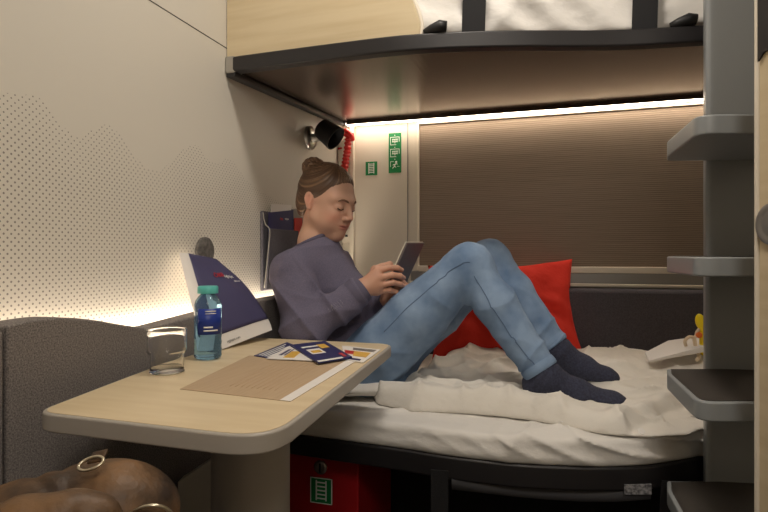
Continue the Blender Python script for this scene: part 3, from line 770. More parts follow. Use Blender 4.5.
def skin_patch(name, fn, u0, u1, v0, v1, m, parent, off=.0012, nu=16, nv=20, th=.0008):
    v = []; f = []
    for lay in (0, 1):
        for j in range(nv+1):
            for i in range(nu+1):
                u = u0+(u1-u0)*i/nu; w = v0+(v1-v0)*j/nv; p = fn(u, w)
                n_ = np.cross(fn(u+.01, w)-p, fn(u, w+.01)-p); n_ /= np.linalg.norm(n_); v.append(p+n_*(off-th*lay))
    W = nu+1; Nn = W*(nv+1)
    for j in range(nv):
        for i in range(nu): a = j*W+i; f.append((a, a+1, a+W+1, a+W)); f.append((Nn+a, Nn+a+W, Nn+a+W+1, Nn+a+1))
    for j in range(nv): a = j*W; f.append((a, a+W, Nn+a+W, Nn+a)); a = j*W+nu; f.append((a, Nn+a, Nn+a+W, a+W))
    for i in range(nu): a = i; f.append((a, Nn+a, Nn+a+1, a+1)); a = nv*W+i; f.append((a, a+1, Nn+a+1, Nn+a))
    return mesh(name, v, f, m, parent, True)
nf = skin_patch('navy_front', bagf, .0, .995, .135, .995, 'navy', bag)
def put_text(name, s, fn, u, v, size, m, parent, off=.0014):
    p = fn(u, v); eu = fn(u+.05, v)-p; ev = fn(u, v+.05)-p; n_ = np.cross(eu, ev); n_ /= np.linalg.norm(n_)
    text(name, s, p+n_*off, eu, ev, size, m, parent)
put_text('logo_red', 'ÖBB', bagf, .30, .70, .017, 'redplas', nf, .0035)
put_text('logo_white', 'nightjet', bagf, .53, .69, .015, 'white', nf, .0035)
put_text('web_address', 'nightjet.com', bagf, .70, .635, .006, 'white', nf, .0035)
put_text('small_print', 'nightjet.com', bagf, .12, .04, .009, 'steeld', bag, .002)
# grey round knob on the wall behind the bag
kc = onx(198, 251, XL)
kn = lathe('coat_hook', [(.014, 0), (.014, .012), (.030, .014), (.036, .018), (.036, .024), (.031, .028), (.0, .030)], mat('mottled_grey', (108, 104, 100), .7, noise=((90, 90, 90), (78, 74, 72))), None, kc, (1, 0, 0), 32); tag(kn, 'round mottled grey knob on the dotted wall above the paper bag', 'knob')
# ================================================================= literature pocket on the wall
a0 = onx(259.5, 250, XL)[1]; zt_, zb = onx(260, 211, XL)[2], onx(260, 291, XL)[2]
pk = empty('wall_pocket', (XL, a0+.12, zb), 'black fabric wall pocket beside the woman\'s shoulder', 'pocket')
wP = .20; t0 = .016
box('back_panel', (XL+.001, a0, zb), (XL+.012, a0+wP, zt_), 'char2', pk, .004)
zf = zt_-.055
hexa('front_panel', [(XL+.012, a0+.004, zb+.003), (XL+.022, a0+.004, zb+.003), (XL+.022, a0+wP, zb+.003), (XL+.012, a0+wP, zb+.003)],
     [(XL+.030, a0+.004, zf), (XL+.038, a0+.004, zf), (XL+.038, a0+wP, zf), (XL+.030, a0+wP, zf)], 'char2', pk, .003)
tube('piping', [(XL+.016, a0+.002, zb+.01), (XL+.026, a0+.002, zb+.1), (XL+.036, a0+.001, zf-.01), (XL+.02, a0, zf+.015), (XL+.012, a0, zt_-.005)], .0016, 'greyplas', pk, 6, False, 5)
def brochure(pix, x, m, label):
    P = [onx(px, py, x) for px, py in pix]; n_ = np.array([1, 0, 0])
    o = hexa('brochure', P, [p+n_*.0015 for p in P], m); tag(o, label, 'brochure', 'brochures in the wall pocket'); return o
brochure([(271, 230), (291, 232), (291, 205), (271, 204)], XL+.016, 'paperw', 'white brochure standing at the back of the wall pocket')
b2 = brochure([(268.5, 239), (293, 235), (293, 210), (268.5, 212.5)], XL+.023, 'navyp', 'dark blue brochure with red and white print in the wall pocket')
b3 = brochure([(291, 240), (304, 240), (304, 208), (291, 209)], XL+.020, 'steeld', 'grey brochure at the wall pocket beside the woman\'s neck')
b4 = brochure([(294, 240), (302, 240), (302, 218), (294, 218)], XL+.025, 'redplas', 'small red leaflet in the wall pocket, half behind the neck')
def vtext(name, s, px, py, x, size, m, parent):
    p = onx(px, py, x); text(name, s, p, (0, 1, 0), (0, 0, 1), size, m, parent)
vtext('title', 'nightjet', 270.5, 235, XL+.0252, .017, 'white', b2)
vtext('logo_red', 'ÖBB', 280, 220, XL+.0252, .011, 'redplas', b2); vtext('logo_white', 'nightjet', 285, 219.5, XL+.0252, .009, 'white', b2)
# ================================================================= reading lamp
lb_ = onx(309, 138, XL)
rl = empty('reading_lamp', lb_, 'wall reading lamp with silver round base and black shade above the woman', 'lamp')
lathe('wall_base', [(.044, 0), (.044, .010), (.040, .014), (.016, .016), (.014, .05), (0, .05)], 'steel', rl, lb_, (1, 0, 0), 36)
j = lb_+np.array([.048, 0, -.002]); tube('joint', [j-UP*.012, j+UP*.012], .012, 'steel', rl, 12)
sa = U(321, 128, np.dot(j-CAM, FW)); sb_ = U(336, 139, np.dot(j-CAM, FW)-.02); ax = sb_-sa; Ls = np.linalg.norm(ax)
lathe('lamp_shade', [(.0, -.004), (.030, -.004), (.038, .002), (.046, Ls), (.043, Ls), (.034, .006), (0, .006)], 'black', rl, sa, ax, 36)
# ================================================================= emergency hammer with coiled cord
hm = empty('emergency_hammer', ony(348, 140, 2.2), 'red emergency hammer with ribbed handle on its wall bracket behind the reading lamp', 'hammer')
D_ = np.dot(ony(348, 140, 2.2)-CAM, FW)
tube('hammer_head', [U(342, 132, D_), U(346, 132.5, D_), U(350.5, 136, D_), U(352, 141, D_)], [.014, .018, .018, .012], 'redplas', hm, 12, False, 1)
hp = [U(348.5, 138, D_), U(347, 152, D_), U(345, 165, D_), U(343, 180, D_)]
sp_ = spline(hp, 22); rr = [.0165 if (i//3) % 2 else .0125 for i in range(len(sp_))]
tube('ribbed_handle', sp_, rr, 'redplas', hm, 12)
tube('bracket_loop', [U(348, 148, D_+.01), U(337, 149, D_+.01), U(334.5, 154, D_+.01), U(334, 168, D_+.01)], .005, 'redplas', hm, 8, False, 4)
box('wall_bracket', tuple(U(340, 168, D_)+np.array([-.012, .008, 0])), tuple(U(340, 140, D_)+np.array([.02, .04, 0])), 'trimw', hm, .003)
# ================================================================= red cushion
M_cu = None
def cushion(name, c, ex, ey, w_, h_, t_, m, seed=3):
    ex = np.array(ex, float); ex /= np.linalg.norm(ex); ey = np.array(ey, float); ey -= ex*np.dot(ex, ey); ey /= np.linalg.norm(ey); en = np.cross(ex, ey)
    n = 44; v = []; f = []
    for sgn in (1, -1):
        for j in range(n+1):
            for i in range(n+1):
                a = -1+2*i/n; b = -1+2*j/n
                pin = 1-.10*(1-a*a)*b*b if False else 1
                X = a*(1-.10*math.cos(b*PI/2))
                Y = b*(1-.12*math.cos(a*PI/2))
                th = ((1-a**4)*(1-b**4))**.55
                wr = .13*math.sin(11*a*(1.3-abs(b))+5*b+seed)*math.sin(PI*(b+1)/2)+.10*math.sin(9*(a+b)+2*math.sin(6*b))
                v.append(np.array(c)+ex*X*w_/2+ey*Y*h_/2+en*sgn*t_/2*th*(1+wr))
    W = n+1; N_ = W*W
    for j in range(n):
        for i in range(n): a = j*W+i; f.append((a, a+1, a+W+1, a+W)); f.append((N_+a, N_+a+W, N_+a+W+1, N_+a+1))
    o = mesh(name, v, f, m, None, True)
    bm = bmesh.new(); bm.from_mesh(o.data); bmesh.ops.remove_doubles(bm, verts=bm.verts, dist=.0004); bmesh.ops.recalc_face_normals(bm, faces=bm.faces); bm.to_mesh(o.data); bm.free()
    return o
cc = U(503, 312, 2.07)
cu = cushion('red_cushion', cc, RT-.10*UP*0+np.array([0, -.12, 0.045]), UP+np.array([0, .42, 0]), .55, .40, .15, 'red'); tag(cu, 'bright red cushion propped against the window backrest behind her knees', 'cushion')
# ================================================================= white bag with toy at the bed's far end
wx = empty('gift_bag', onz(690, 352, .62), 'flat white paper bag with cream rope handles lying beside the ladder post', 'bag')
P_ = [U(649, 362.5, 1.70), U(645, 354, 1.78), U(668, 347, 1.84), U(712, 341, 1.81), U(716, 350, 1.74)]
hexa('bag_body', [p for p in P_], [p+UP*(.006 if i < 2 else .022) for i, p in enumerate(P_)], 'paperw', wx, .002)
dW = np.dot(P_[3]-CAM, FW)-.06
tube('rope_handle', [U(686, 346, dW), U(685, 341, dW), U(689, 337, dW), U(695, 337, dW), U(697, 332, dW), U(700, 328, dW)], .005, 'rope', wx, 8, False, 5)
tube('rope_handle', [U(694, 337, dW), U(695, 344, dW), U(697, 350, dW), U(699, 356, dW), U(697, 360, dW-.02)], .0055, 'rope', wx, 8, False, 5)
ty = sdf_obj('plastic_toy', lambda p: smin(smin(ell(p, U(701, 322, dW), (.016, .014, .020)), ell(p, U(699, 320, dW)+UP*.008, (.008, .008, .012)), .012), cone(p, U(702, 328, dW), U(704, 352, dW), .009, .012), .01), U(700, 335, dW)-.09, U(700, 335, dW)+.09, .003, 'yellow'); tag(ty, 'small yellow plastic toy tucked behind the ladder post', 'toy')
od = lathe('pendant', [(0, -.006), (.008, -.005), (.010, 0), (.008, .005), (0, .006)], 'orange', wx, U(699, 335, dW-.012), -FW, 16)
# ================================================================= step ladder
dF, dB = .9186, 1.187
ld = empty('step_ladder', (U(727, 254, dB)[0], U(727, 254, dB)[1], 0), 'grey column ladder with cantilevered dark treads at the right', 'ladder')
def pt(px, d): return U(px, CY, d)[:2]
post = rounded([pt(705.5, dB+.004), pt(759, dB-.01), pt(759, dB-.01)+np.array([.01, .075]), pt(705.5, dB)+np.array([.012, .075])], [.016, .004, .004, .012], 6)
prism('post', post, 0, ZC, 'ladder', ld)
for kk, zs_ in enumerate((1.178, .940, .698, .457)):
    def L(px, py): return onz(px, py, .697)[:2]
    out = [L(667, 369.3), L(667, 374), L(698, 403.3), L(747, 403), L(800, 403), L(800, 369.5)]
    op = rounded(out, [.004, .012, .07, 0, 0, 0], 8)
    stp_ = prism('step', op, zs_-.033, zs_, 'ladder', ld, .0035)
    prism('tread', grow(op, -.008), zs_-.004, zs_+.0012, 'tread', stp_)
# ================================================================= leather bag in the foreground
lbg = empty('leather_bag', (-.42, .5, .42), 'brown leather bag with a pale metal ring, in the near left corner', 'bag')
M['leather'] = mat('brown_leather', (124, 92, 60), .52, noise=((14, 14, 14), (50, 37, 28), 6), bump=((160, 160, 160), .35, .003))
M['leather2'] = mat('dark_leather', (62, 40, 28), .5, noise=((30, 30, 30), (40, 26, 20)))
M['brass'] = mat('pale_metal', (214, 206, 186), .3, metal=1)
dg = .62
def LP(px, py, d=dg): return U(px, py, d)
def f_bag(p):
    sp = [(LP(-40, 534, .60), .030), (LP(20, 510, .62), .024), (LP(70, 497, .64), .025), (LP(115, 491, .65), .026), (LP(152, 500, .66), .022)]
    a = chain(p, sp, .03)
    a = smin(a, chain(p, [(LP(-30, 580, .62), .07), (LP(60, 555, .65), .068), (LP(120, 530, .665), .058), (LP(140, 560, .665), .055)], .04), .05)
    a = smin(a, ell(p, LP(60, 640, .64), (.17, .11, .13)), .06)
    # slot of the side opening
    a = smax(a, -cone(p, LP(140, 519, .585), LP(164, 524, .60), .017, .014), .008)
    a = a+.003*n3(p, 50, 3)+.007*crease(p*np.array([1, 1, 1.4], np.float32), 26, 41)+.004*crease(p, 50, 42)
    return smax(a, (.423-p[:, 2]), .02)
c_ = LP(60, 560, .64)
sdf_obj('bag_body', f_bag, (c_[0]-.26, c_[1]-.22, .41), (c_[0]+.24, c_[1]+.22, .72), .0045, 'leather', lbg)
def f_flap(p):
    a = chain(p, [(LP(-30, 523, .53), .014), (LP(20, 516, .54), .014), (LP(70, 511, .55), .013), (LP(105, 513, .565), .012), (LP(122, 534, .58), .012)], .03)
    a = smin(a, chain(p, [(LP(-20, 540, .55), .03), (LP(60, 535, .56), .03), (LP(110, 550, .58), .025)], .03), .03)
    return a+.002*n3(p, 70, 4)+.005*crease(p, 34, 43)
sdf_obj('front_flap', f_flap, LP(40, 530, .55)-np.array([.14, .12, .07]), LP(40, 530, .55)+np.array([.16, .14, .07]), .004, 'leather', lbg)
tube('zip_piping', [LP(130, 514, .612), LP(142, 507.5, .61), LP(155, 505.5, .612), LP(166, 508.5, .618), LP(173, 515, .625)], .0022, 'brass', lbg, 8, False, 5)
rc0 = LP(91, 463.5, .62)
ring = [rc0+RT*.0135*math.cos(t)+(UP*.55+FW*.8)*.0088*math.sin(t)+UP*.18*.0135*math.cos(t) for t in np.linspace(0, 2*PI, 32, False)]
tube('metal_ring', ring, .0018, 'brass', lbg, 8, True)
slab('ring_tab', rc0+np.array([-.009, .004, -.004]), RT+UP*.2, FW+UP*.6, .018, .016, .003, 'leather', lbg, .001)
# ================================================================= woman
PR = empty('person', U(370, 372, 1.75), 'woman in grey sweatshirt and blue jeans reclining on the bed, reading a tablet', 'person')
# skin with a real colour attribute (lips, cheeks)
sk = mat('skin', (205, 160, 134), .5, Subsurface_Weight=.12, Subsurface_Scale=.01); sk.node_tree.nodes['Principled BSDF'].inputs['Subsurface Radius'].default_value = (1, .35, .2)
nt = sk.node_tree; at = nt.nodes.new('ShaderNodeAttribute'); at.attribute_name = 'tint'; nt.links.new(at.outputs['Color'], nt.nodes['Principled BSDF'].inputs['Base Color'])
M['skin'] = sk
M['hair'] = mat('brown_hair', (86, 58, 38), .42, noise=((14, 14, 14), (54, 36, 25), 4))
M['sweat'] = mat('grey_violet_sweatshirt', (108, 103, 124), .95, noise=((300, 300, 300), (96, 92, 112)), bump=((600, 600, 600), .25, .001))
M['rib'] = mat('ribbed_cuff', (94, 90, 110), .95, bump=((900, 900, 60), .4, .001))
M['jeans'] = mat('light_blue_denim', (142, 166, 196), .9, noise=((11, 11, 11), (104, 130, 164), 5), bump=((700, 700, 700), .3, .001))
M['seam'] = mat('jeans_seam', (96, 118, 148), .9)
M['sock'] = mat('dark_sock', (62, 65, 86), .95, noise=((200, 200, 200), (48, 50, 66)), bump=((600, 600, 600), .5, .001))
# joints
hip_n, hip_f = U(366, 366, 1.62), U(382, 356, 1.80)
kn_n, kn_f = U(469, 265, 1.56), U(489, 261, 1.73)
an_n, an_f = U(541, 371, 1.46), U(553, 346, 1.64)
pel = (hip_n+hip_f)/2
neck = U(315, 243, 1.725); sh_n, sh_f = U(293, 272, 1.61), U(334, 270, 1.85)
el_n, el_f = U(306, 331, 1.52), U(352, 322, 1.86)
wr_n, wr_f = U(363, 288, 1.565), U(392, 300, 1.66)
chest = U(318, 285, 1.73); belly = U(338, 335, 1.73)
# head frame
ph, pi_ = math.radians(32), math.radians(17)
f0 = RT*math.cos(ph)-FW*math.sin(ph); s0 = np.cross(UP, f0)      # s0: her left
fh = f0*math.cos(pi_)-UP*math.sin(pi_); uh = f0*math.sin(pi_)+UP*math.cos(pi_)
RH = np.array([fh, s0, uh])
HC = U(327, 201, 1.72)
KH = .97
def hw(f, s, u): return HC+(fh*f+s0*s+uh*u)*KH
def cone_h(q, a, b, ra, rb): return cone(q, a, b, ra, rb)
def f_head(p):
    q = ((p-HC.astype(np.float32))@RH.T.astype(np.float32))/KH
    d = ell(q, (-.010, 0, .026), (.094, .075, .087))
    d = smin(d, ell(q, (.022, 0, -.028), (.062, .060, .080)), .03)
    for s in (-1, 1):
        d = smin(d, cone(q, (.012, s*.047, -.052), (.060, s*.012, -.092), .020, .015), .03)
        d = smin(d, ell(q, (.056, s*.034, -.034), (.026, .022, .026)), .022)
        d = smin(d, cone(q, (.083, s*.010, .020), (.064, s*.046, .020), .009, .009), .022)
    d = smin(d, ell(q, (.072, 0, -.094), (.014, .020, .013)), .024)
    for s in (-1, 1): d = smin(d, ell(q, (.046, s*.034, -.062), (.026, .022, .024)), .02)      # chin
    for s in (-1, 1):
        d = smax(d, -ell(q, (.098, s*.031, .001), (.018, .019, .013)), .014)
        d = smin(d, ell(q, (.0695, s*.0315, -.003), (.0165, .0185, .0150)), .004)
    d = smin(d, cone(q, (.084, 0, .008), (.1045, 0, -.029), .007, .0098), .014)
    for s in (-1, 1): d = smin(d, ell(q, (.096, s*.0110, -.035), (.009, .006, .006)), .006)
    d = smin(d, ell(q, (.077, 0, -.062), (.012, .028, .020)), .02)
    d = smin(d, cone(q, (.083, -.020, -.0600), (.0865, .0, -.0580), .0030, .0034), .008); d = smin(d, cone(q, (.083, .020, -.0600), (.0865, .0, -.0580), .0030, .0034), .008)
    d = smin(d, ell(q, (.0890, 0, -.0575), (.004, .009, .0030)), .006)
    d = smin(d, ell(q, (.0845, 0, -.0665), (.0055, .0165, .0042)), .008)
    d = smax(d, -cone(q, (.0895, -.026, -.0622), (.0915, .026, -.0622), .0018, .0018), .003)
    for s in (-1, 1):
        e = smin(ell(q, (-.012, s*.0770, .002), (.0165, .0075, .020)), ell(q, (-.006, s*.0745, -.022), (.010, .0065, .013)), .012)
        e = smax(e, -ell(q, (-.009, s*.0855, -.001), (.0105, .0065, .0135)), .004)
        d = smin(d, e, .006)
    return d*KH
def f_neck(p):
    return cone(p, hw(-.026, 0, -.050), neck+np.array([0, 0, -.02]), .041, .048)
# ---- hands: joints in camera aligned frame
def hand(p, wr, kn, fingers, thumb):
    """palm from wrist to knuckle line; fingers = list of joint chains"""
    d = None
    for a, b, ra, rb in kn:
        c = cone(p, a, b, ra, rb); d = c if d is None else smin(d, c, .014)
    for ch in fingers:
        c = chain(p, ch, .004); d = smin(d, c, .0030)
    return smin(d, chain(p, thumb, .006), .010)
dn = 1.565
K1 = [U(379, 270.5, dn-.002), U(381, 277.5, dn-.008), U(381.5, 285, dn-.006), U(379.5, 291.5, dn)]
palm_n = [(wr_n, K1[i]+RT*-.006, .020, .0125) for i in range(4)]
fing_n = []
tips = [[(390, 267.5, .002), (397.5, 268, .012), (401.5, 270, .026)], [(392.5, 275, -.004), (400, 276, .006), (403.5, 278, .022)], [(393, 282.5, -.002), (400, 284, .010), (403, 286, .026)], [(390, 290, .004), (396, 292, .014), (399, 293.5, .028)]]
for i in range(4):
    r0 = [.0090, .0092, .0088, .0080][i]
    fing_n.append([(K1[i], r0+.001)]+[(U(x, y, dn+z), r0*(1-.07*(j+1))) for j, (x, y, z) in enumerate(tips[i])])
th_n = [(wr_n+RT*.012+UP*.004, .014), (U(375, 270, dn+.020), .0125), (U(382, 267, dn+.034), .0105), (U(390, 264, dn+.044), .009)]
df = 1.66
K2 = [U(396, 284, df-.03), U(397, 290, df-.04), U(397, 296, df-.04), U(395, 302, df-.03)]
palm_f = [(wr_f-RT*.012, K2[i]-RT*.008, .019, .0125) for i in range(4)]
fing_f = []
tf = [[(402, 282.5, -.045), (406.5, 286, -.038)], [(404, 288.5, -.054), (408, 292, -.044)], [(403.5, 294.5, -.054), (407.5, 298, -.042)], [(401, 300.5, -.048), (404.5, 303, -.038)]]
for i in range(4): fing_f.append([(K2[i], .0105)]+[(U(x, y, df+z), .0097-.0008*j-(.0012 if i == 3 else 0)) for j, (x, y, z) in enumerate(tf[i])])
th_f = [(wr_f, .013), (U(391, 286, df+.01), .011), (U(394, 279, df+.012), .010), (U(397, 274, df+.010), .0085)]
def f_hands(p): return np.minimum(hand(p, wr_n, palm_n, fing_n, th_n), hand(p, wr_f, palm_f, fing_f, th_f))
# ---- one continuous body (mostly inside the clothes)
def f_body_core(p):
    d = chain(p, [(neck, .050), (chest, .075), (belly, .075), (pel, .085)], .05)
    d = smin(d, cone(p, sh_n, sh_f, .035, .035), .05)
    for sh, elb, wr in ((sh_n, el_n, wr_n), (sh_f, el_f, wr_f)):
        d = smin(d, chain(p, [(sh, .036), (elb, .030), (wr, .021)], .015), .02)
    for hp_, kn, an in ((hip_n, kn_n, an_n), (hip_f, kn_f, an_f)):
        d = smin(d, chain(p, [(hp_, .068), (kn, .044), (an, .030)], .02), .03)
    for an, to in ((an_n, toe_n), (an_f, toe_f)):
        d = smin(d, cone(p, an, to*.75+an*.25, .022, .008), .015)
    return d
z_n = dz(*U(600, 405, 1.42)[:2]); z_f = dz(*U(600, 380, 1.60)[:2])
heel_n = U(536, 386, 1.465); toe_n = U(622, 404, 1.425); mid_n = U(578, 395, 1.44)
heel_f = U(556, 362, 1.64); toe_f = U(613, 379, 1.60); mid_f = U(583, 369, 1.62)
def f_body(p): return smin(smin(smin(f_head(p), f_neck(p), .016), f_body_core(p), .03), f_hands(p), .012)
# mesh it in three resolutions by distance: head and hands fine, rest coarse -> one grid at 2.6 mm for the upper part
def mesh_body():
    lo = np.minimum.reduce([HC-.16, wr_n-.1, toe_n-.05, pel-.12, sh_n-.1, el_n-.06, kn_n-.1]); hi = np.maximum.reduce([HC+.16, toe_n+.06, toe_f+.06, kn_f+.1, sh_f+.1, wr_f+.12])
    return sdf_mesh(f_body, lo, hi, .0023)
V, Q = mesh_body()
body = np_mesh('body', V, Q, 'skin', PR)
q = ((V-HC)@RH.T)/KH
col = np.tile(np.array([*lin((202, 160, 138)), 1.0]), (len(V), 1))
def tintc(rgb, w_):
    global col
    col[:, :3] = col[:, :3]*(1-w_[:, None])+np.array(lin(rgb))*w_[:, None]
def gs(c, r): return np.exp(-(((q-np.array(c))/np.array(r))**2).sum(1))
for s in (-1, 1):
    tintc((214, 140, 118), .55*gs((.07, s*.042, -.036), (.03, .022, .02)))
    tintc((206, 132, 112), .5*gs((-.01, s*.08, -.008), (.022, .015, .03)))
tintc((210, 138, 118), .35*gs((.112, 0, -.036), (.018, .014, .012)))
tintc((182, 108, 98), np.clip(1.6*(gs((.090, 0, -.0588), (.012, .022, .0036))+gs((.090, 0, -.0665), (.012, .017, .0046))), 0, 1)*.85)
hn = np.exp(-(np.minimum(np.linalg.norm(V-U(392, 280, 1.57), axis=1), np.linalg.norm(V-U(398, 296, 1.64), axis=1))/.09)**2)
tintc((200, 140, 112), hn*.5)
ca = body.data.color_attributes.new('tint', 'FLOAT_COLOR', 'POINT'); ca.data.foreach_set('color', col.astype(np.float32).ravel())
# eyes: lash line and brow as children
def face_pt(f, s, u):
    """drop a point on the face surface along the forward axis"""
    ts = np.linspace(-.03, .05, 160); P = np.array([hw(f+t, s, u) for t in ts], np.float32); d = f_head(P)
    i = np.where(d < 0)[0]; i = i[-1] if len(i) else 80
    return hw(f+ts[i], s, u)
for s in (-1, 1):
    ey = [face_pt(.08, s*a, b)+fh*.0006 for a, b in ((.0175, -.0065), (.024, -.0092), (.031, -.0102), (.038, -.0092), (.045, -.0055))]
    tube('eyelash', spline(ey, 3), .0016, mat('lash', (38, 26, 22), .6) if s < 0 else 'lash_', body, 6) if False else None
    M.setdefault('lash', mat('lash_dark', (40, 28, 24), .6)); tube('eyelash', spline(ey, 3), .0015, 'lash', body, 6)
    eb = [face_pt(.08, s*a, b)+fh*.0002 for a, b in ((.013, .0165), (.022, .0205), (.034, .0215), (.046, .0150))]
    M.setdefault('brow', mat('brow_brown', (116, 84, 64), .8)); tube('eyebrow', spline(eb, 4), [.0018, .0024]+[.0030]*8+[.0024, .0018, .0010], 'brow', body, 6)
    nl = hw(.107, s*.008, -.045)
# ---- hair
bun = hw(-.080, -.006, .098)
bun = U(313.5, 167.5, 1.735)
def f_hair(p):
    q = ((p-HC.astype(np.float32))@RH.T.astype(np.float32))/KH
    ang = np.arctan2(q[:, 1], q[:, 2]-.03)
    d = ell(q, (-.012, 0, .028), (.0985, .0800, .0935))
    d = smin(d, ell(q, (-.048, 0, -.030), (.050, .058, .055)), .03)
    # strands run from the hairline to the bun
    bq = ((bun-HC)@RH.T)/KH; r_ = q-bq.astype(np.float32); a2 = np.arctan2(r_[:, 1], r_[:, 0]*.4-r_[:, 2])
    d = d+.0010*np.sin(a2*38+3*np.sin(a2*7))+.0007*np.sin(a2*90)
    # hairline: cut away the face side
    cut = (q[:, 0]-.058)*.80+(.066-q[:, 2])*.60                    # forehead to temple
    side = (q[:, 0]-.030)*.86-(q[:, 2]-.030)*.30-.014
    low = np.maximum(q[:, 0]+.012+(-.02-q[:, 2])*.2, q[:, 0]*0-1)
    face = np.maximum((q[:, 0]-.078), -1)
    # region to keep is  x < X(z)
    z = q[:, 2]
    X = np.interp(z, [-.10, -.075, -.045, -.030, .0, .020, .040, .062, .082, .12], [-.075, -.062, -.036, -.024, .020, .040, .047, .060, .078, .12]).astype(np.float32)
    d = d+.0052*np.exp(-np.maximum(X-q[:, 0], 0)/.012)
    d = smax(d, (q[:, 0]-X)*.75, .003)
    d = smax(d, -.088-q[:, 2], .02)
    b = ell(p, bun, (.034, .034, .031))
    rb = p-bun.astype(np.float32); ab = np.arctan2(rb[:, 2], rb[:, 0]); eb = np.arctan2(rb[:, 1], np.hypot(rb[:, 0], rb[:, 2]))
    b = b+.0022*np.sin(ab*3+eb*9)+.0012*np.sin(ab*5-eb*22)
    return smin(d*KH, b, .014)
hV, hQ = sdf_mesh(f_hair, HC-.15, HC+.17, .0022)
hair = np_mesh('hair', hV, hQ, 'hair', PR)
hq = (hV-bun)@RH.T; a2 = np.arctan2(hq[:, 1], hq[:, 0]*.4-hq[:, 2])
st = .5+.5*np.sin(a2*47+5*np.sin(a2*5.3)+2*np.sin(a2*17)); st = st*(.5+.5*np.sin(a2*111+3*np.sin(a2*13)))
hc = np.array(lin((84, 62, 47)))[None]*(1-st[:, None])+np.array(lin((136, 106, 80)))[None]*st[:, None]
ha = hair.data.color_attributes.new('tint', 'FLOAT_COLOR', 'POINT'); ha.data.foreach_set('color', np.c_[hc, np.ones(len(hc))].astype(np.float32).ravel())
hn_ = M['hair'].node_tree; at2 = hn_.nodes.new('ShaderNodeAttribute'); at2.attribute_name = 'tint'; hn_.links.new(at2.outputs['Color'], hn_.nodes['Principled BSDF'].inputs['Base Color'])
# ---- sweatshirt
def warp(p, amp=.02, s=9, seed=1): return p+amp*np.stack([n3(p, s, seed), n3(p, s, seed+1), n3(p, s, seed+2)], 1)
def ridge(x): return 1-np.abs(np.sin(x))
def f_torso(p):
    d = chain(p, [(neck+np.array([0, 0, -.040]), .064), (chest, .112), (belly, .116), (U(362, 356, 1.72), .104)], .07)
    for sh in (sh_n, sh_f): d = smin(d, cone(p, neck+UP*-.012, sh+UP*.004, .052, .046), .035)
    d = smin(d, cone(p, sh_n, sh_f, .058, .056), .06)
    d = smin(d, ell(p, U(349, 298, 1.71), (.070, .080, .070)), .05)
    return d
def f_sleeve(p, sh, elb, wr):
    return smin(cone(p, sh, elb, .066, .058), cone(p, elb, wr, .060, .038), .03)
nax_ = np.array([-.44*C_, -.44*S_, 1]); nax_ /= np.linalg.norm(nax_)
cuff_dir = (wr_n-el_n)/np.linalg.norm(wr_n-el_n)
cuff_f = (wr_f-el_f)/np.linalg.norm(wr_f-el_f)
def f_sweat(p):
    d = f_torso(p)
    s1 = f_sleeve(p, sh_n, el_n, wr_n); s2 = f_sleeve(p, sh_f, el_f, wr_f)
    s1 = smax(s1, (p-wr_n.astype(np.float32))@cuff_dir.astype(np.float32)+.006, .004)
    s2 = smax(s2, (p-wr_f.astype(np.float32))@cuff_f.astype(np.float32)+.020, .004)
    # folds: along sleeve near elbow and over the belly
    w_ = warp(p, .012, 14, 5)
    t = (w_-el_n.astype(np.float32))@cuff_dir.astype(np.float32)
    ue = (el_n-sh_n)/np.linalg.norm(el_n-sh_n); t2 = (w_-sh_n.astype(np.float32))@ue.astype(np.float32)
    s1 = s1-.011*(ridge(t*34)**2-.4)*np.clip(1.3-np.abs(t-.06)*5, 0, 1)-.006*(ridge(t2*30+1)**2-.4)*np.clip(t2*8-.3, 0, 1.5)-.008*crease(p, 22, 81)*np.clip(t2*9-.3, 0, 1)
    d = smin(d, s2, .02)
    w2 = w_@(np.array([.45, .1, .89])/1).astype(np.float32)
    d = d-.014*(ridge(w2*28)**2-.4)*np.clip((.86-p[:, 2])*8, .06, 1)-.007*crease(p, 22, 82)
    d = smin(d, s1, .007)
    d = d+.0015*n3(p, 55, 8)
    # neck opening
    nk = cone(p, hw(-.026, 0, -.050), neck+UP*-.02, .046, .054)
    d = smax(d, -nk, .004)
    collar = (p-(neck+UP*.006).astype(np.float32))@nax_.astype(np.float32)
    d = smax(d, collar, .006)
    return d
lo = np.minimum.reduce([el_n, sh_n, pel, neck])-.13; hi = np.maximum.reduce([wr_n, sh_f, neck, pel, wr_f])+.13
sw = sdf_obj('sweatshirt', f_sweat, lo, hi, .0036, 'sweat', PR)
# cuffs, ribbed
def cuff(wr, dr, r, L, back):
    lathe('cuff', [(r*.78, -back-L), (r*1.0, -back-L), (r*1.04, -back-L*.5), (r*.96, -back), (r*.85, -back), (r*.8, -back-.004)], 'rib', sw, wr, dr, 40, True, True)
cuff(wr_n, cuff_dir, .0405, .040, .0)
cuff(wr_f, cuff_f, .036, .03, .012)
